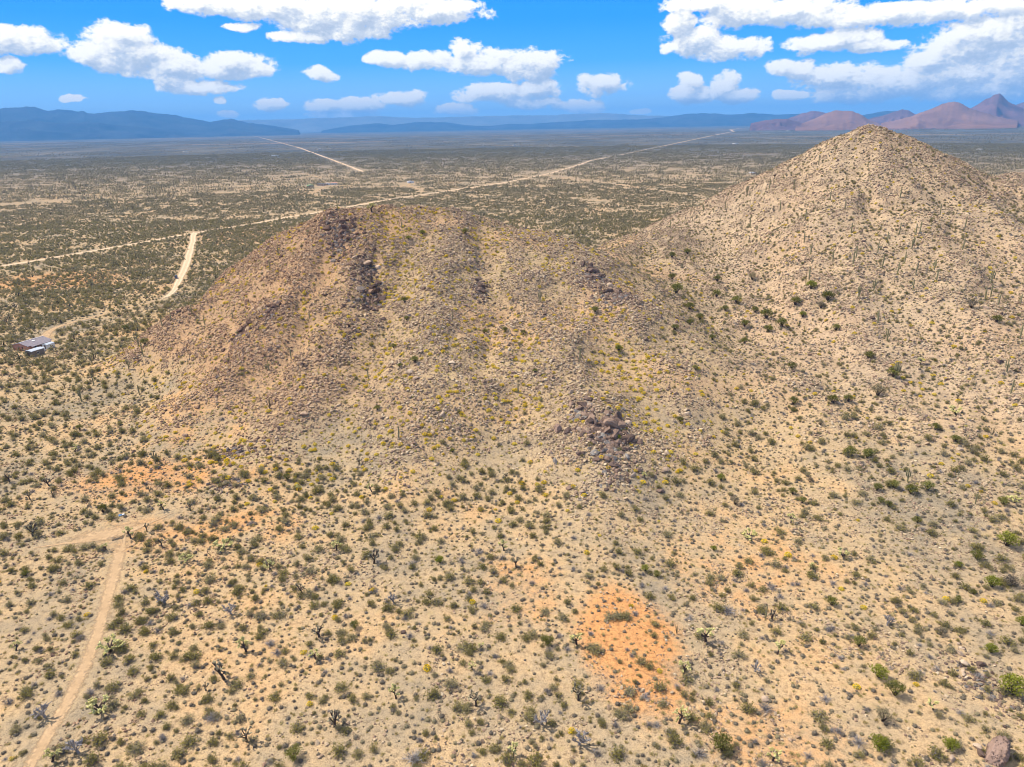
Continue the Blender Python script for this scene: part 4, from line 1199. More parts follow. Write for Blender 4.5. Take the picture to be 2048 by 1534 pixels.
for i, (x, y, w, st) in enumerate([
    (-38.0, 89.4, 3.82, 'olive'),
    (-115.1, 172.2, 3.53, 'olive'),
    (-117.8, 142.9, 2.16, 'olive'),
    (-67.7, 187.0, 3.33, 'olive'),
    (-34.4, 122.1, 2.94, 'olive'),
    (6.4, 115.8, 3.14, 'olive'),
    (30.8, 140.3, 2.65, 'bright'),
    (33.2, 138.4, 2.65, 'olive'),
    (-18.3, 145.1, 2.74, 'bright'),
    (49.4, 148.7, 2.25, 'bright'),
    (61.0, 183.1, 3.14, 'bright'),
    (102.0, 190.7, 4.51, 'olive'),
    (106.3, 189.0, 4.7, 'olive'),
    (106.4, 172.8, 3.92, 'olive'),
    (109.2, 169.7, 4.21, 'olive'),
    (114.3, 170.6, 4.12, 'olive'),
    (101.3, 172.4, 3.72, 'olive'),
    (99.8, 167.1, 2.74, 'olive'),
    (100.9, 165.1, 2.74, 'olive'),
    (79.6, 169.6, 2.94, 'olive'),
    (78.7, 174.3, 3.14, 'olive'),
    (121.1, 147.2, 5.49, 'bright'),
    (111.0, 142.7, 3.92, 'olive'),
    (108.0, 132.4, 4.12, 'bright'),
    (112.3, 132.6, 4.51, 'grey'),
    (105.0, 158.0, 2.94, 'olive'),
    (69.3, 114.2, 3.53, 'olive'),
    (69.0, 105.6, 4.21, 'bright'),
    (69.8, 101.1, 4.31, 'olive'),
    (94.5, 111.8, 3.14, 'bright'),
    (91.3, 100.8, 5.88, 'bright'),
    (64.5, 95.2, 3.82, 'grey'),
    (61.0, 89.4, 3.82, 'bright'),
    (72.8, 89.1, 3.14, 'bright'),
    (34.6, 89.8, 4.7, 'olive'),
    (105.7, 119.2, 2.94, 'bright'),
    (69.3, 127.0, 3.33, 'olive'),
    (61.4, 170.5, 3.33, 'grey'),
    (85.9, 180.0, 2.55, 'grey'),
    (105.0, 139.9, 2.35, 'bright'),
    (102.3, 130.0, 1.96, 'olive'),
    (97.3, 127.4, 2.35, 'olive'),
    (129.5, 162.3, 3.33, 'olive'),
    (87.6, 117.3, 2.74, 'grey'),
    (79.1, 328.0, 7.84, 'olive'),
    (100.8, 335.5, 5.49, 'olive'),
    (106.4, 322.0, 6.37, 'olive'),
    (82.4, 313.9, 5.88, 'olive'),
    (95.2, 410.5, 5.39, 'olive'),
    (107.5, 423.7, 5.39, 'olive'),
    (125.9, 359.8, 5.88, 'grey'),
    (138.1, 316.0, 5.88, 'bright'),
    (140.5, 303.1, 6.37, 'olive'),
    (128.1, 307.3, 5.88, 'olive'),
    (113.1, 300.5, 7.35, 'olive'),
    (117.0, 292.0, 6.37, 'olive'),
    (102.4, 296.0, 4.9, 'olive'),
    (110.2, 288.7, 4.9, 'olive'),
    (97.4, 279.4, 4.51, 'olive'),
    (133.8, 277.3, 4.51, 'olive'),
    (134.2, 249.3, 5.29, 'olive'),
    (185.1, 273.5, 5.88, 'grey'),
    (105.7, 249.5, 4.51, 'olive'),
    (126.7, 225.6, 6.08, 'grey'),
    (109.3, 221.2, 4.9, 'olive'),
    (115.4, 222.9, 4.31, 'olive'),
    (96.9, 223.6, 4.31, 'olive'),
    (136.5, 235.2, 5.49, 'olive'),
    (136.4, 299.8, 5.39, 'grey'),
    (110.5, 369.1, 4.9, 'olive'),
    (86.0, 367.5, 5.39, 'olive'),
    (186.9, 259.8, 4.41, 'olive'),
    (84.8, 304.1, 4.9, 'olive'),
    (99.6, 316.5, 4.41, 'olive'),
    (111.5, 310.5, 4.41, 'olive'),
    (127.8, 297.1, 3.92, 'bright'),
    (75.2, 284.0, 3.92, 'olive'),
    (82.6, 275.3, 3.92, 'olive'),
    (131.7, 199.0, 3.53, 'olive'),
    (134.1, 192.3, 3.53, 'olive'),
    (99.9, 208.2, 3.33, 'grey'),
    (55.6, 213.4, 2.94, 'olive'),
    (67.6, 243.6, 3.14, 'olive'),
    (65.8, 270.8, 3.92, 'olive'),
    (-42.7, 348.4, 3.33, 'bright'),
    (-21.8, 347.8, 4.51, 'olive'),
    (-48.6, 341.8, 3.14, 'bright'),
    (-44.6, 289.5, 4.12, 'olive'),
    (-42.3, 275.3, 2.94, 'olive'),
    (-35.3, 243.0, 4.12, 'olive'),
    (-45.8, 260.0, 2.74, 'olive'),
    (-2.4, 268.1, 3.14, 'olive'),
    (4.9, 265.3, 2.94, 'olive'),
    (-10.8, 269.3, 2.35, 'olive'),
    (34.7, 280.1, 3.92, 'olive'),
    (41.1, 256.1, 3.53, 'bright'),
    (-45.3, 217.7, 2.74, 'olive'),
    (-73.7, 258.0, 2.55, 'olive'),
    (-40.6, 241.2, 2.55, 'olive'),
    (-208.3, 365.6, 4.9, 'olive'),
    (-155.2, 230.7, 3.14, 'olive'),
    (-162.7, 298.6, 4.9, 'olive'),
    (31.8, 193.6, 2.74, 'bright'),
    (8.2, 234.8, 2.35, 'olive'),
    (-18.7, 195.6, 1.96, 'olive')]):
    cr, tk = BUSH[st][i % len(BUSH[st])]
    root = bpy.data.objects.new('desert_bush', None); COL.objects.link(root)
    root.location = (x, y, z1(x, y)); root.rotation_euler = (0, 0, rgs.rand() * 6.28)
    root.scale = (w * rgs.uniform(.9, 1.1), w * rgs.uniform(.9, 1.1), w * rgs.uniform(.85, 1.1))
    link_mesh('crown', cr, root); link_mesh('trunk', tk, root)
    tag(root, None, 'bush', 'leafy bushes along the washes'); bush_list.append((root, x, y, st))
number(bush_list, lambda st: BUSHLOOK[st])

# ------------------------------------------------------------------ dead grey shrubs
DEAD = [dead_shrub(320 + k) for k in range(4)]
dead_list = []
for i, (x, y, w) in enumerate([
    (-25.0, 144.9, 3.06),
    (-36.4, 164.6, 2.52),
    (10.2, 114.2, 1.98),
    (-17.4, 88.6, 4.5),
    (58.4, 133.1, 2.88),
    (46.0, 125.4, 4.14),
    (58.0, 90.5, 3.24),
    (-9.0, 148.8, 3.24),
    (-3.1, 146.0, 2.7),
    (-51.0, 117.4, 2.88),
    (-48.7, 114.8, 2.88),
    (-55.4, 98.3, 3.24),
    (-73.1, 130.4, 2.34),
    (-57.4, 141.5, 2.34),
    (-10.4, 132.3, 1.98),
    (25.8, 124.8, 2.16),
    (23.7, 101.6, 2.34),
    (15.4, 118.7, 1.98),
    (59.1, 130.1, 2.34),
    (64.0, 110.7, 1.98),
    (44.9, 98.4, 3.24),
    (30.6, 89.0, 2.88),
    (56.5, 100.2, 2.52),
    (34.2, 133.6, 1.98),
    (30.2, 176.8, 2.34),
    (36.3, 170.5, 2.16),
    (-24.0, 124.5, 2.16),
    (-37.6, 132.0, 1.8),
    (-79.3, 124.6, 2.16),
    (-81.1, 104.7, 2.7),
    (-91.9, 120.2, 2.52),
    (-102.2, 126.6, 1.98),
    (-5.3, 108.1, 1.8),
    (15.6, 103.7, 2.16),
    (77.4, 106.4, 2.34),
    (97.7, 117.0, 2.34),
    (79.1, 96.4, 1.98),
    (60.2, 121.2, 1.98),
    (80.1, 134.0, 1.98),
    (-17.6, 115.1, 1.98),
    (-83.2, 186.5, 2.34),
    (-4.1, 201.2, 2.16)]):
    o = link_mesh('dead_shrub', DEAD[i % 4]); o.location = (x, y, z1(x, y)); o.rotation_euler = (0, 0, rgs.rand() * 6.28); o.scale = (w, w, w * .8)
    tag(o, None, 'shrub', 'bare grey shrubs on the flat'); dead_list.append((o, x, y, 0))
number(dead_list, lambda k: 'bare grey twiggy shrub')

# ------------------------------------------------------------------ boulders of the outcrops
STONES = {'dark': [stone(400 + k, 2, 'boulder', cuts=15) for k in range(8)], 'tan': [stone(420 + k, 2, 'boulder_tan') for k in range(6)], 'grey': [stone(440 + k, 2, 'boulder_grey') for k in range(5)]}
TONE = {'dark': 'dark', 'tan': 'tan', 'grey': 'grey'}
def boulder(x, y, s, tone, label, group, rg, k=None, up=False, lift=0.0):
    o = link_mesh('boulder', STONES[tone][rg.randint(0, len(STONES[tone])) if k is None else k])
    o.location = (x, y, z1(x, y) + s * 0.08 + lift)
    o.rotation_euler = (rg.normal(0, .35) + (1.2 if up else 0), rg.normal(0, .35), rg.rand() * 6.28); o.scale = (s, s * rg.uniform(.8, 1.1), s * rg.uniform(.8, 1.2))
    tag(o, label, 'rock', group)
    return o
rgb_ = rnd(77)
OUTCROPS = [
    (-81.2, 346.7, 9, 10, 22, 0.9, 2.6, 'dark', 'in the outcrop left of the hill crest'),
    (-65.7, 322.5, 6, 9, 14, 0.9, 2.6, 'tan', 'in the upper outcrop on the left spur'),
    (-60.5, 301.9, 6, 9, 18, 0.9, 2.8, 'dark', 'in the blackest outcrop on the left spur'),
    (-13.3, 303.6, 4, 6, 12, 0.8, 2.2, 'dark', 'in the small outcrop at the centre of the hill'),
    (37.5, 315.9, 7, 8, 22, 0.9, 3.0, 'dark', 'in the high outcrop on the right shoulder'),
    (46.0, 295.1, 9, 8, 20, 0.9, 2.2, 'dark', 'in the rock band below the right shoulder'),
    (29.4, 198.7, 7, 9, 34, 1.0, 3.0, 'dark', 'in the large dark outcrop low on the hill'),
    (22.8, 211.3, 4, 5, 10, 0.8, 2.0, 'dark', 'in the outcrop just above the largest one'),
    (-89.4, 204.3, 8, 4, 18, 0.5, 1.3, 'grey', 'in the grey rock pile at the hill foot'),
    (-84.9, 184.9, 7, 3, 10, 0.4, 1.0, 'grey', 'in the lower grey rock pile by yellow flowers'),
    (-110.5, 277.4, 4, 5, 9, 0.8, 2.0, 'dark', 'in the small dark outcrop on the left flank'),
    (-99.4, 285.7, 4, 5, 8, 0.8, 2.2, 'dark', 'in the upper dark outcrop of the left flank'),
    (17.1, 728.0, 4, 4, 8, 0.8, 2.2, 'dark', 'in the dark knob on the crest right of centre'),
    (-64.8, 272.5, 6, 6, 8, 0.5, 1.3, 'dark', 'in the stones below the left spur'),
    (-16.3, 326.2, 6, 6, 8, 0.5, 1.3, 'tan', 'in the ledge above the centre of the hill'),
    (-88.7, 354.9, 7, 5, 10, 0.8, 2.0, 'tan', 'on the rocky left end of the skyline'),
    (87.6, 108.0, 5, 7, 16, 0.35, 1.1, 'tan', 'in the stony strip above the great boulder'),
    (19.2, 173.3, 4, 4, 6, 0.3, 0.9, 'tan', 'in the stones below the large dark outcrop'),
    (27.0, 180.0, 5, 4, 7, 0.4, 1.0, 'dark', 'in the scatter under the large dark outcrop'),
    (117.0, 206.7, 8, 6, 8, 0.3, 0.9, 'tan', 'in the pile below the many armed saguaro')]
n_boulder = 0
for (cx_, cy_, rx_, ry_, cnt, smin, smax, tone, where) in OUTCROPS:
    made = {}
    for i in range(cnt):
        a = rgb_.rand() * 6.283; r = math.sqrt(rgb_.rand())
        s = 0.88 * (smin + (smax - smin) * rgb_.rand() ** 1.8)
        if i == 0:
            s, r = 0.9 * smax, 0.1
        tn = tone if rgb_.rand() < 0.9 else ('tan' if tone == 'dark' else 'dark')
        xx, yy = cx_ + rx_ * r * math.cos(a), cy_ + ry_ * r * math.sin(a)
        o = boulder(xx, yy, s, tn, "largest boulder " + where, 'boulders ' + where, rgb_, lift=0.5 * s * max(0, 0.6 - r)); n_boulder += 1
        if i:
            made.setdefault(tn, []).append((xx / yy, o))
    for tn, l in made.items():
        l.sort(key=lambda t: t[0])
        for i, (_, o) in enumerate(l):
            o['label'] = '%s boulder%s %s' % (TONE[tn], '' if len(l) == 1 else (', leftmost' if i == 0 else (', rightmost' if i == len(l) - 1 else ', %s from left' % ORDW[min(i, 33)])), where)
def great_stone(seed):
    rg = rnd(seed)
    v, f = stone_geo(rg, 5, 6)
    n1_ = fbm(v[:, 0] * 3 + 5, v[:, 1] * 3 + v[:, 2] * 2, 4); n2_ = fbm(v[:, 1] * 7, v[:, 2] * 7 + v[:, 0] * 3, 3)
    l = np.linalg.norm(v, axis=1)[:, None]
    v = v + v / l * (0.10 * n1_ + 0.035 * n2_)[:, None]
    return np_mesh('boulder', v, f, [M['boulder_brown']], smooth=True)
STONES['great'] = [great_stone(455)]
STONES['slab'] = [great_stone(458)]
# the great boulder at lower right and its neighbours
for (x, y, s, tone, label, up) in [
    (79.5, 87.5, 3.1, 'great', 'great smooth brown boulder at the bottom right corner', False),
    (77.1, 87.9, 1.0, 'dark', 'brown boulder at the left foot of the great boulder', False),
    (77.6, 89.2, 0.9, 'tan', 'pale stone against the left side of the great boulder', False),
    (14.1, 201.8, 2.4, 'slab', 'upright brown slab left of the large dark outcrop', True),
    (17.0, 199.4, 1.6, 'dark', 'squat dark boulder between upright slab and large outcrop', False),
    (20.8, 198.3, 1.3, 'tan', 'flat pale boulder just left of the large outcrop', False),
    (45.7, 100.9, 0.8, 'tan', 'small pale stone beside a grey shrub', False),
    (41.4, 175.1, 1.4, 'dark', 'reddish boulder with a fallen slab right of hill foot', False),
    (47.0, 192.5, 1.5, 'tan', 'lone tan boulder right of the large dark outcrop', False),
    (72.1, 87.0, 0.9, 'tan', 'pale stone left of the great boulder by green bush', False)]:
    o = boulder(x, y, s, tone, label, None, rgb_, up=up); n_boulder += 1
    if tone == 'great':                       # stands well clear of the ground
        o.location.z = z1(x, y) + s * 0.30; o.rotation_euler = (0.1, -0.12, 0.7); o.scale = (s, s * 1.0, s * 1.15)

# ------------------------------------------------------------------ fields of shrubs, grass and stones
def keep(x, y, p, rg):
    k = rg.rand(len(x)) < p
    return x[k], y[k]
HOUSE_XY = [
    (-239.11, 336.072, 9.5),
    (-229.473, 323.131, 5.5),
    (-230.358, 334.894, 4),
    (-230.1, 329.9, 2.5),
    (-240.7, 504.6, 3),
    (-362.6, 1329.1, 10.8),
    (-349.2, 1360.0, 11.700000000000001),
    (-340.4, 1369.9, 6.3),
    (-331.3, 1379.8, 11.700000000000001),
    (-186.6, 1384.2, 10.8),
    (-932.4, 2948.9, 18.0),
    (-1634.7, 3740.2, 16.2),
    (-957.5, 3765.3, 21.6),
    (-905.7, 3816.0, 16.2),
    (37.5, 3876.8, 21.6),
    (1070.3, 3471.1, 19.8),
    (492.4, 1465.1, 10.8),
    (2960.8, 7842.2, 30.6),
    (4950.6, 21442.3, 40.5),
    (4005.5, 7353.6, 36.0),
    (6365.9, 11259.8, 39.6),
    (5697.2, 11691.3, 45.0),
    (1527.1, 2377.1, 14.4)]
def open_ground(x, y, m=0.5):
    k = road_clear(x, y, m)
    for (hx, hy, hr) in HOUSE_XY:
        k &= np.hypot(x - hx, y - hy) > hr
    return k
def field(x0, x1, y0, y1, cell, dens, seed, m=0.5):
    """points thinned by a density map dens(x, y, hill id, height)"""
    rg = rnd(seed)
    x, y = jitter_points(x0, x1, y0, y1, cell, rg)
    w = hill_id(x, y); z = zat(x, y)
    x, y = keep(x, y, dens(x, y, w, z), rg)
    k = open_ground(x, y, m)
    return x[k], y[k], rg
def convex(x, y, e=8.0):
    """0 in gullies, 1 on ribs"""
    c = zat(x, y) * 4 - zat(x - e, y) - zat(x + e, y) - zat(x, y - e) - zat(x, y + e)
    return np.clip(0.5 + c / 5.0, 0, 1)
def lerp(a, b, t):
    return a + (b - a) * np.clip(t, 0, 1)
def bar(x, y, s, seed, lo, hi):
    return np.clip((fbm(x / s + seed * 3.7, y / s - seed * 1.9, 4) - lo) / (hi - lo), 0, 1)
def individuals(name, meshes, x, y, size, n, cat, noun, group, rg, sink=0.0, zs=1.0):
    """the n largest in the picture stand as single objects; returns the mask of the rest"""
    u, v, d = project(x, y, zat(x, y))
    pix = size * FPX / d
    pix = np.where((u > 15) & (u < 2033) & (v > 300) & (v < 1518), pix, 0)
    top = np.argsort(-pix)[:n]; top = top[pix[top] > 0]
    byz = {}
    for i in top:
        o = link_mesh(name, meshes[rg.randint(0, len(meshes))])
        o.location = (x[i], y[i], z1(x[i], y[i]) - sink * size[i]); o.rotation_euler = (0, 0, rg.rand() * 6.283)
        o.scale = (size[i] * rg.uniform(.88, 1.12), size[i] * rg.uniform(.88, 1.12), size[i] * zs * rg.uniform(.85, 1.15))
        zn = zone(x[i], y[i])
        tag(o, None, cat, group + ' ' + zn)
        byz.setdefault(zn, []).append((-v[i], u[i], o))
    for zn, l in byz.items():                     # rows from the nearest, each counted from the left
        l.sort(key=lambda t: t[0])
        nr = max(1, round(len(l) / 9)); rows = [l[k * len(l) // nr:(k + 1) * len(l) // nr] for k in range(nr)]
        for ri, row in enumerate(rows):
            row.sort(key=lambda t: t[1])
            rw = '' if nr == 1 else (' in nearest row' if ri == 0 else ' in %s row' % ORDW[ri])
            for ci, (_, _, o) in enumerate(row):
                c = 'leftmost' if ci == 0 and len(row) > 1 else ('rightmost' if ci == len(row) - 1 and len(row) > 1 else ORDW[min(ci, 33)] + ' from left')
                o['label'] = '%s%s%s %s' % (noun, '' if len(l) == 1 else ', ' + c, rw, zn)
    rest = np.ones(len(x), bool); rest[top] = False
    return rest

# --- stones
def d_stone(x, y, w, z):
    a = lerp(0.45, 1.1, bar(x, y, 26, 4, -0.45, 0.35)) * np.clip(z / 9.0, 0.22, 1)
    b = lerp(0.25, 0.8, bar(x, y, 30, 6, -0.35, 0.45)) * np.clip(z / 12.0, 0.3, 1)
    g = lerp(0.10, 0.8, bar(x, y, 16, 8, -0.1, 0.5)) * np.where(x > 35, 1.0, 0.6)
    cv = convex(x, y)
    return np.where(w == 1, a * lerp(0.45, 1.25, cv), np.where(w == 2, b * np.where(y > 420, 0.75, 0.6) * lerp(0.4, 1.5, cv), g))
RUB = kit('rubble_kit', [rubble_patch(500 + k, 22, 2.3, 0.11, 0.62) for k in range(7)])
x, y, rg = field(-230, 470, 74, 640, 1.95, d_stone, 61, 1.0)
x2, y2 = x, y
scatter('rubble', 'pale tan rubble strewn over the slopes of both hills', 'rubble', RUB, x, y, rg.uniform(0.65, 1.2, len(x)) * lerp(0.75, 1.15, convex(x, y)) * np.where(hill_id(x, y) == 0, 0.72, 1.0), rg)
x, y, rg = field(-230, 420, 74, 600, 3.3, lambda x, y, w, z: np.where(w == 1, lerp(0.05, 0.85, convex(x, y) * 0.7 + 0.5 * bar(x, y, 22, 14, -0.3, 0.4) - 0.1) * np.clip(z / 10, 0.2, 1), np.where(w == 2, (0.04 + 0.25 * np.clip(z / 60, 0, 1)) * lerp(0.2, 1.8, convex(x, y)), 0.05 * bar(x, y, 14, 8, -0.1, 0.5))), 62, 1.2)
sz = (0.28 + 1.05 * rg.rand(len(x)) ** 4.2) * lerp(0.8, 1.2, convex(x, y))
rest = individuals('boulder', STONES['tan'] + STONES['dark'][:3], x, y, sz, max(0, 300 - n_boulder), 'rock', 'loose boulder', 'loose boulders', rg, -0.1)
BIGK = kit('stone_kit', [stone(460 + k, 2, 'rubble', 'stone') for k in range(7)] + [stone(470 + k, 2, 'boulder', 'stone') for k in range(2)])
scatter('rubble', 'larger loose brown stones scattered among the rubble', 'rubble', BIGK, x[rest], y[rest], sz[rest], rg, sink=-0.12)

# broken rock around the outcrops
DKK = kit('dark_stone_kit', [stone(480 + k, 1, 'boulder', 'stone', 5) for k in range(5)] + [stone(486 + k, 1, 'boulder_grey', 'stone', 5) for k in range(2)])
px_, py_, ps_ = [], [], []
rgo = rnd(91)
for (cx_, cy_, rx_, ry_, cnt, smin, smax, tone, where) in OUTCROPS:
    n_ = cnt * 16
    a = rgo.rand(n_) * 6.283; r = np.abs(rgo.normal(0, 0.75, n_))
    px_ += list(cx_ + rx_ * r * np.cos(a)); py_ += list(cy_ + ry_ * (r * np.sin(a) - np.abs(rgo.normal(0, 0.7, n_)))); ps_ += list(smin * (0.4 + 1.1 * rgo.rand(n_) ** 2))
scatter('rubble', 'broken dark stones around the outcrops of the rubble hill', 'rubble', DKK, np.array(px_), np.array(py_), np.array(ps_), rgo, sink=-0.1)

# --- dry grass and faded herbs giving the slopes their straw tint
GR = kit('grass_kit', [grass(520 + k) for k in range(4)])
x, y, rg = field(-220, 330, 74, 480, 2.0, lambda x, y, w, z: np.where(w == 1, lerp(0.15, 0.7, bar(x, y, 24, 21, -0.35, 0.3)), np.where(w == 2, 0.25, lerp(0.3, 0.9, bar(x, y, 15, 22, -0.4, 0.35)))), 63)
scatter('grass', 'dry straw coloured grass tufts between the stones', 'grass', GR, x, y, rg.uniform(0.7, 1.5, len(x)), rg)

# --- bursage: small dark grey mounds
BUR = [bursage(540 + k) for k in range(5)]
BURK = kit('bursage_kit', BUR)
def d_bur(x, y, w, z):
    flat = lerp(0.35, 0.95, bar(x, y, 18, 31, -0.5, 0.4))
    return np.where(w == 1, 0.16, np.where(w == 2, lerp(0.42, 0.9, bar(x, y, 25, 33, -0.4, 0.4)), flat)) * np.where(y > 330, 0.55, 1)
x, y, rg = field(-330, 470, 74, 600, 1.6, d_bur, 64)
sz = (0.36 + 1.0 * rg.rand(len(x)) ** 1.7) * np.where(y > 330, 1.3, 1.0)
rest = individuals('bursage_shrub', BUR, x, y, sz, 300, 'shrub', 'grey bursage mound', 'bursage mounds', rg)
scatter('scrub', 'small grey bursage mounds carpeting the desert floor and slopes', 'scrub', BURK, x[rest], y[rest], sz[rest], rg)

# --- creosote: fuzzy olive green shrubs
CRE = [creosote(560 + k) for k in range(5)]
CREK = kit('creosote_kit', CRE)
def d_cre(x, y, w, z):
    flat = lerp(0.2, 0.95, bar(x, y, 20, 41, -0.4, 0.35)) * np.where(x < 10, 1.0, 0.62)
    return lerp(1.7, 0.35, convex(x, y)) * np.where(w == 1, 0.05, np.where(w == 2, lerp(0.28, 0.8, bar(x, y, 22, 43, -0.3, 0.4)), flat)) * np.where(y > 330, 1.3, 1)
x, y, rg = field(-560, 470, 74, 850, 3.0, d_cre, 65)
sz = (0.9 + 2.9 * rg.rand(len(x)) ** 1.6) * np.where(zat(x, y) > 8, 0.62, 1.0)
rest = individuals('creosote_bush', CRE, x, y, sz, 300, 'shrub', 'olive creosote bush', 'creosote bushes', rg, 0, 0.72)
scatter('scrub', 'fuzzy olive creosote shrubs scattered over flats and slopes', 'scrub', CREK, x[rest], y[rest], sz[rest], rg)

# --- grey dead shrubs, many small
DK = kit('twig_kit', DEAD)
x, y, rg = field(-150, 300, 74, 380, 4.6, lambda x, y, w, z: np.where(w == 1, 0.10, 0.34), 66)
scatter('scrub', 'small bare grey twig shrubs scattered among the green ones', 'scrub', DK, x, y, rg.uniform(0.6, 2.3, len(x)), rg)

# --- brittlebush in flower
BRI = [brittle(580 + k, 150) for k in range(3)]
BRK = kit('brittle_kit', BRI + [brittle(590 + k, 80) for k in range(2)])
BRF = kit('faded_brittle_kit', [brittle(595 + k, 14) for k in range(4)])
YEL = [
    (-58.6, 348.1, 7, 14, 0.95),
    (-56.6, 323.2, 5, 16, 0.9),
    (-55.1, 360.7, 10, 8, 0.75),
    (-38.1, 368.7, 16, 5, 0.52),
    (-71.4, 192.1, 10, 10, 0.38),
    (-62.0, 190.6, 12, 10, 0.52),
    (-56.1, 179.2, 10, 6, 0.38),
    (-95.8, 199.6, 12, 6, 0.6),
    (-81.9, 206.7, 8, 8, 0.3),
    (46.5, 238.7, 9, 22, 0.52),
    (44.8, 209.6, 8, 16, 0.45),
    (-32.6, 202.9, 30, 10, 0.21),
    (-52.3, 204.3, 16, 10, 0.3),
    (-9.7, 350.8, 12, 8, 0.45),
    (-1.2, 172.2, 20, 10, 0.18),
    (-89.4, 187.2, 10, 6, 0.38),
    (-225.5, 472.4, 10, 14, 0.45),
    (-215.5, 435.3, 8, 6, 0.45),
    (-243.2, 340.1, 10, 5, 0.45),
    (146.3, 228.9, 10, 14, 0.18),
    (41.2, 252.6, 8, 16, 0.3),
    (-41.7, 180.4, 8, 6, 0.3)]
def yel(x, y):
    v = np.zeros(x.shape)
    for (cx_, cy_, rx_, ry_, s_) in YEL:
        v = np.maximum(v, s_ * np.exp(-(((x - cx_) / rx_) ** 2 + ((y - cy_) / ry_) ** 2)))
    return v
def d_bri(x, y, w, z):
    a = (0.10 + 0.6 * bar(x, y, 20, 51, -0.15, 0.4)) * lerp(1.4, 0.6, convex(x, y)) + 1.4 * yel(x, y)
    return np.clip(np.where(w == 1, a, np.where(w == 2, 0.03 + 0.06 * bar(x, y, 18, 52, 0.1, 0.5) + yel(x, y), 0.012 + yel(x, y))), 0, 1)
x, y, rg = field(-200, 330, 74, 480, 2.6, d_bri, 67)
sz = rg.uniform(0.8, 1.9, len(x))
rest = individuals('brittlebush', BRI, x, y, sz, 300, 'shrub', 'yellow brittlebush', 'brittlebushes in flower', rg)
scatter('scrub', 'yellow flowering brittlebush dotted over the rubble hill', 'scrub', BRK, x[rest], y[rest], sz[rest], rg)
x, y, rg = field(-200, 330, 120, 480, 2.6, lambda x, y, w, z: np.where(w == 1, lerp(0.2, 0.8, bar(x, y, 25, 53, -0.3, 0.4)), np.where(w == 2, 0.18, 0.0)), 68)
scatter('scrub', 'faded yellow green brittlebush mounds between the stones', 'scrub', BRF, x, y, rg.uniform(0.6, 1.15, len(x)), rg)

# --- scrub of the plain, out to where the plants can no longer be told apart
S1 = kit('plain_kit', [scrub_patch(600 + k, 13, 7.0, 0.9, 2.8, 24) for k in range(8)])
S2 = kit('far_plain_kit', [scrub_patch(620 + k, 26, 16.0, 1.3, 3.6, 13, 0.25) for k in range(8)])
S3 = kit('farthest_plain_kit', [scrub_patch(640 + k, 50, 60.0, 2.5, 5.0, 6, 0.2) for k in range(6)])
def d_plain(x, y, w, z):
    return np.where(w == 0, lerp(0.25, 1.0, bar(x, y, 55, 71, -0.35, 0.4) + 0.2 * np.clip((y - 500) / 400, 0, 1)), 0.0) * np.clip((np.hypot(x, y) - 330) / 60, 0, 1)
x, y, rg = field(-1000, 900, 260, 1350, 9.0, d_plain, 71, 5.0)
k = np.hypot(x, y) < 1300; x, y = x[k], y[k]
scatter('scrub', 'dense olive grey scrub covering the plain behind the hills', 'scrub', S1, x, y, rg.uniform(0.8, 1.2, len(x)), rg, align=False)
x, y, rg = field(-2700, 2700, 1000, 3600, 22.0, lambda x, y, w, z: lerp(0.4, 1.0, bar(x, y, 120, 72, -0.4, 0.25)), 72, 11.0)
k = (np.hypot(x, y) >= 1290) & (np.hypot(x, y) < 3500); x, y = x[k], y[k]
scatter('scrub', 'dark scrub reaching across the middle of the plain', 'scrub', S2, x, y, rg.uniform(0.8, 1.2, len(x)), rg, align=False)
x, y, rg = field(-6500, 6500, 3000, 8200, 105.0, lambda x, y, w, z: lerp(0.2, 0.9, bar(x, y, 500, 73, -0.4, 0.2)), 73, 30.0)
k = (np.hypot(x, y) >= 3450); x, y = x[k], y[k]
scatter('scrub', 'faint dark scrub on the farthest part of the plain', 'scrub', S3, x, y, rg.uniform(0.8, 1.2, len(x)), rg, align=False)

# ------------------------------------------------------------------ house, sheds, car, far homesteads
M['stucco'] = plain_mat('salmon_stucco', (0.52, 0.27, 0.185), 0.9, 0.1, 0.08, 1.2)
M['roof_grey'] = plain_mat('grey_roofing', (0.235, 0.205, 0.225), 0.75, 0.2, 0.1, 1.5)
M['roof_pale'] = plain_mat('pale_roof_edge', (0.55, 0.52, 0.52), 0.6, 0.3, 0.06, 1.5)
M['metal_roof'] = plain_mat('galvanised_sheet', (0.46, 0.50, 0.55), 0.45, 0.5, 0.08, 2.0)
M['shed_wall'] = plain_mat('weathered_shed_wall', (0.235, 0.195, 0.16), 0.85, 0.15, 0.15, 1.5)
M['white'] = plain_mat('white_paint', (0.74, 0.73, 0.70), 0.6, 0.3, 0.06, 2.0)
M['green_roof'] = plain_mat('green_sheet', (0.12, 0.36, 0.14), 0.6, 0.3, 0.06, 2.0)
M['tan_wall'] = plain_mat('tan_wall', (0.48, 0.39, 0.30), 0.9, 0.1, 0.08, 2.0)
M['dark_roof'] = plain_mat('dark_roof', (0.07, 0.07, 0.075), 0.7, 0.2, 0.08, 2.0)
M['wood'] = plain_mat('brown_wood', (0.16, 0.10, 0.065), 0.8, 0.2, 0.15, 3.0)
M['glass'] = plain_mat('window_glass', (0.03, 0.035, 0.04), 0.1, 0.6, 0.02, 1.0)
M['car_paint'] = plain_mat('dark_blue_car_paint', (0.035, 0.03, 0.07), 0.25, 0.6, 0.02, 1.0)
M['tyre'] = plain_mat('tyre_rubber', (0.02, 0.02, 0.02), 0.9, 0.1, 0.02, 1.0)
M['chrome'] = plain_mat('grey_metal', (0.45, 0.45, 0.46), 0.35, 0.6, 0.03, 1.0)
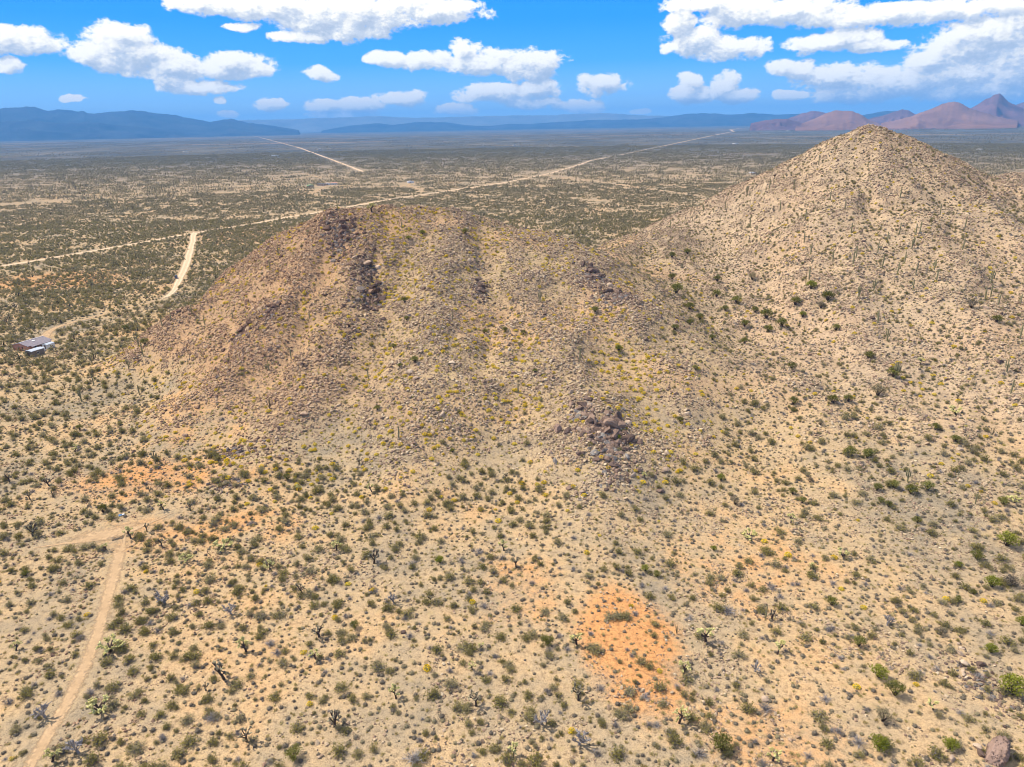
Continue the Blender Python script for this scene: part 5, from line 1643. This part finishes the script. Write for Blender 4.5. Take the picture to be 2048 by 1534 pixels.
M['lamp'] = plain_mat('lamp_lens', (0.7, 0.7, 0.66), 0.15, 0.6, 0.02, 1.0)
M['blue_tarp'] = plain_mat('blue_tarp', (0.10, 0.22, 0.42), 0.6, 0.3, 0.1, 2.0)
def part(name, parent, mat, fn, smooth=False):
    b = MB(); fn(b)
    return link_mesh(name, b.mesh(name, [M[mat]], smooth), parent)
def gable_house(name, w, l, eave, rise, wallm, roofm, x, y, yaw, label, cat='house', over=0.5, windows=((0.25, 'x'), (0.7, 'x')), door=0.5, extra=None, group=None):
    """front gable faces local -Y; ridge runs along local Y"""
    root = bpy.data.objects.new(name, None); COL.objects.link(root)
    corners = [zat(x + a, y + b)[0] for a in (-w / 2, w / 2) for b in (-l / 2, l / 2)]
    root.location = (x, y, min(corners) - 0.0); root.rotation_euler = (0, 0, yaw)
    base = -0.6
    def wall(b):
        v = [(-w / 2, -l / 2, base), (w / 2, -l / 2, base), (w / 2, -l / 2, eave), (0, -l / 2, eave + rise), (-w / 2, -l / 2, eave),
             (-w / 2, l / 2, base), (w / 2, l / 2, base), (w / 2, l / 2, eave), (0, l / 2, eave + rise), (-w / 2, l / 2, eave)]
        b.add(v, [(0, 1, 2, 3, 4), (9, 8, 7, 6, 5), (1, 6, 7, 2), (0, 4, 9, 5)])
    part('wall', root, wallm, wall)
    th = 0.16
    ov = over; sl = rise / (w / 2); ze = eave - sl * ov
    def roof(b):
        for s in (-1, 1):
            xe = s * (w / 2 + ov)
            v = [(0, -l / 2 - ov, eave + rise + 0.02), (xe, -l / 2 - ov, ze + 0.02), (xe, l / 2 + ov, ze + 0.02), (0, l / 2 + ov, eave + rise + 0.02)]
            v2 = [(a, c, d + th) for a, c, d in v]
            b.add(v + v2, [(3, 2, 1, 0), (4, 5, 6, 7), (0, 1, 5, 4), (1, 2, 6, 5), (2, 3, 7, 6)])
    rf = part('roof', root, roofm, roof)
    for t, side in windows:
        yy = -l / 2 + l * t
        wn = part('window', root, 'white', lambda b: b.box(w / 2 - 0.03, w / 2 + 0.06, yy - 0.65, yy + 0.65, 0.95, 2.05))
        part('pane', wn, 'glass', lambda b: b.box(w / 2 + 0.06, w / 2 + 0.075, yy - 0.55, yy + 0.55, 1.05, 1.95))
    if door is not None:
        xx = -w / 2 + w * door
        dr = part('door', root, 'wood', lambda b: b.box(xx - 0.5, xx + 0.5, -l / 2 - 0.06, -l / 2 + 0.03, 0.0, 2.05))
        part('handle', dr, 'chrome', lambda b: b.box(xx + 0.35, xx + 0.43, -l / 2 - 0.12, -l / 2 - 0.06, 0.98, 1.06))
    if extra:
        extra(root, rf)
    tag(root, label, cat, group)
    return root
HB = [
    (-239.11, 336.072, -0.327),
    (-229.473, 323.131, -0.357),
    (-230.358, 334.894, -0.227),
    (-230.1, 329.9, 0)]
def house_extra(root, rf):
    part('vent', rf, 'white', lambda b: b.box(1.2, 2.4, -1.0, 0.4, 3.0, 3.75))
    part('ridge_cap', rf, 'roof_pale', lambda b: b.box(-0.22, 0.22, -6.7, 6.7, 4.04, 4.12))
    for k in range(4):
        part('porch_post', root, 'tan_wall', lambda b: b.box(6.3, 6.5, -4.5 + 3 * k, -4.3 + 3 * k, -0.6, 2.35))
    part('porch_roof', root, 'roof_grey', lambda b: b.add([(5.2, -5.2, 2.62), (6.9, -5.2, 2.30), (6.9, 5.2, 2.30), (5.2, 5.2, 2.62), (5.2, -5.2, 2.72), (6.9, -5.2, 2.40), (6.9, 5.2, 2.40), (5.2, 5.2, 2.72)], [(3, 2, 1, 0), (4, 5, 6, 7), (0, 1, 5, 4), (1, 2, 6, 5), (2, 3, 7, 6)]))
gable_house('house', 10.4, 12.4, 2.6, 1.25, 'stucco', 'roof_grey', HB[0][0], HB[0][1], HB[0][2], 'salmon walled house with a low grey gable roof at left edge', extra=house_extra, over=0.35, windows=((0.3, 'x'), (0.75, 'x')), door=0.62)
gable_house('shed', 4.0, 6.4, 2.7, 0.4, 'shed_wall', 'metal_roof', HB[1][0], HB[1][1], HB[1][2], 'long brown shed with pale metal roof in front of the house', 'shed', over=0.15, windows=((0.5, 'x'),), door=0.5)
gable_house('shed', 3.0, 4.4, 2.1, 0.35, 'white', 'metal_roof', HB[2][0], HB[2][1], HB[2][2], 'small white shed with grey roof right of the house', 'shed', over=0.12, windows=(), door=0.5)
# water tank
def tank():
    x, y = HB[3][0], HB[3][1]
    root = bpy.data.objects.new('water_tank', None); COL.objects.link(root); root.location = (x, y, z1(x, y))
    part('body', root, 'white', lambda b: b.tube([(0, 0, -0.3), (0, 0, 1.6), (0, 0, 1.85), (0, 0, 2.0)], [0.95, 0.95, 0.75, 0.3], 18), True)
    part('lid', root, 'chrome', lambda b: b.tube([(0, 0, 2.0), (0, 0, 2.1)], 0.25, 12))
    part('pipe', root, 'chrome', lambda b: b.tube([(0.95, 0, 0.2), (1.3, 0, 0.2), (1.3, 0, -0.2)], 0.05, 6))
    tag(root, 'white round water tank beside the small white shed', 'tank')
tank()
def car(x, y, yaw):
    root = bpy.data.objects.new('car', None); COL.objects.link(root)
    root.location = (x, y, z1(x, y) + 0.16); root.rotation_euler = (0, 0, yaw)
    def body(b):
        prof = [(-2.3, 0.45), (-2.3, 1.0), (-2.2, 1.1), (1.0, 1.12), (2.15, 0.98), (2.3, 0.8), (2.3, 0.42)]
        n = len(prof)
        v = [(-0.93, a, z) for a, z in prof] + [(0.93, a, z) for a, z in prof]
        f = [tuple(range(n)), tuple(range(2 * n - 1, n - 1, -1))] + [(i, i + n, (i + 1) % n + n, (i + 1) % n) for i in range(n)]
        b.add(v, f)
    bd = part('body', root, 'car_paint', body)
    def cabin(b):
        v = [(-0.88, -2.15, 1.1), (0.88, -2.15, 1.1), (0.88, 1.0, 1.12), (-0.88, 1.0, 1.12), (-0.70, -1.95, 1.72), (0.70, -1.95, 1.72), (0.70, 0.25, 1.75), (-0.70, 0.25, 1.75)]
        b.add(v, [(4, 5, 6, 7), (0, 1, 5, 4), (1, 2, 6, 5), (2, 3, 7, 6), (3, 0, 4, 7)])
    part('cabin', root, 'glass', cabin)
    part('roof_panel', root, 'car_paint', lambda b: b.box(-0.70, 0.70, -1.95, 0.25, 1.74, 1.80))
    for sx in (-1, 1):
        for yy in (-1.4, 1.4):
            wl = part('wheel', root, 'tyre', lambda b: b.tube([(sx * 0.72, yy, 0.34), (sx * 0.97, yy, 0.34)], 0.36, 14))
            part('rim', wl, 'chrome', lambda b: b.tube([(sx * 0.97, yy, 0.34), (sx * 0.985, yy, 0.34)], 0.2, 10))
        part('headlight', root, 'lamp', lambda b: b.box(sx * 0.75 - 0.15, sx * 0.75 + 0.15, 2.2, 2.34, 0.68, 0.84))
    tag(root, 'dark car parked on the wide sandy side road', 'car')
car(*(-242.2, 504.6, -2.814))
FARWALL = ['white', 'tan_wall', 'stucco']
for (x, y, w, l, yaw, wm, rm, lab) in [
    (-362.6, 1329.1, 12, 9, 0.4, 'tan_wall', 'green_roof', 'low green roofed building left of the far homestead'),
    (-349.2, 1360.0, 13, 14, 1.2, 'tan_wall', 'dark_roof', 'dark roofed house in the far homestead'),
    (-340.4, 1369.9, 7, 7, 0.3, 'white', 'roof_pale', 'little white building in the far homestead'),
    (-331.3, 1379.8, 13, 14, 0.2, 'white', 'stucco', 'white house with pinkish roof in the far homestead'),
    (-186.6, 1384.2, 12, 9, 0.3, 'white', 'roof_pale', 'white building on the zigzag driveway'),
    (-932.4, 2948.9, 20, 22, 1.2, 'white', 'metal_roof', 'white house alone left of centre on the plain'),
    (-1634.7, 3740.2, 18, 22, 1.0, 'white', 'roof_pale', 'white building far left on the hazy plain'),
    (-957.5, 3765.3, 24, 20, 0.4, 'white', 'roof_pale', 'long white building on the pale strip, left one'),
    (-905.7, 3816.0, 18, 20, 0.4, 'tan_wall', 'roof_pale', 'tan building on the pale strip, right one'),
    (37.5, 3876.8, 24, 20, 0.2, 'white', 'metal_roof', 'white house at the middle of the far plain'),
    (1070.3, 3471.1, 22, 18, 0.2, 'white', 'roof_pale', 'white building left of the conical hill on far plain'),
    (492.4, 1465.1, 12, 12, 0.2, 'tan_wall', 'metal_roof', 'small building close to the left foot of conical hill'),
    (2960.8, 7842.2, 34, 30, 0.2, 'white', 'roof_pale', 'white house far behind the left slope of conical hill'),
    (4950.6, 21442.3, 45, 40, 0.2, 'white', 'roof_pale', 'white speck of a building below the low blue range'),
    (4005.5, 7353.6, 40, 26, 0.2, 'white', 'roof_pale', 'white building right of the conical summit, farther left'),
    (6365.9, 11259.8, 44, 36, 0.2, 'white', 'roof_pale', 'white building below the broad brown mountain'),
    (5697.2, 11691.3, 50, 40, 0.1, 'white', 'roof_pale', 'white building showing just over the conical summit'),
    (1527.1, 2377.1, 16, 16, 0.3, 'white', 'roof_pale', 'white house on plain right of the conical hill')]:
    gable_house('house', w, l, 2.8, 0.9, wm, rm, x, y, yaw, lab, over=0.3, windows=((0.3, 'x'), (0.7, 'x')), door=0.4)
# a scrap of blue and white sheet lying by the clearing
def scrap(x, y):
    rg = rnd(9); n = 6; v = []; f = []
    for j in range(n):
        for i in range(n):
            v.append((i * 0.42 - 1.05 + rg.normal(0, .06), j * 0.3 - 0.75 + rg.normal(0, .05), 0.12 + abs(rg.normal(0, 0.14))))
    for j in range(n - 1):
        for i in range(n - 1):
            a = j * n + i; f.append((a, a + 1, a + n + 1, a + n))
    me = np_mesh('tarp', v, f, [M['blue_tarp'], M['white']], [1 if (q[0] % n) > 2 else 0 for q in f])
    o = link_mesh('tarp', me); o.location = (x, y, z1(x, y)); o.rotation_euler = (0, 0, 0.4); o.scale = (0.7, 0.7, 0.7)
    sd = o.modifiers.new('thickness', 'SOLIDIFY'); sd.thickness = 0.03
    tag(o, 'crumpled blue and white sheet lying by the clearing', 'tarp')
scrap(*(-109.0, 170.3))
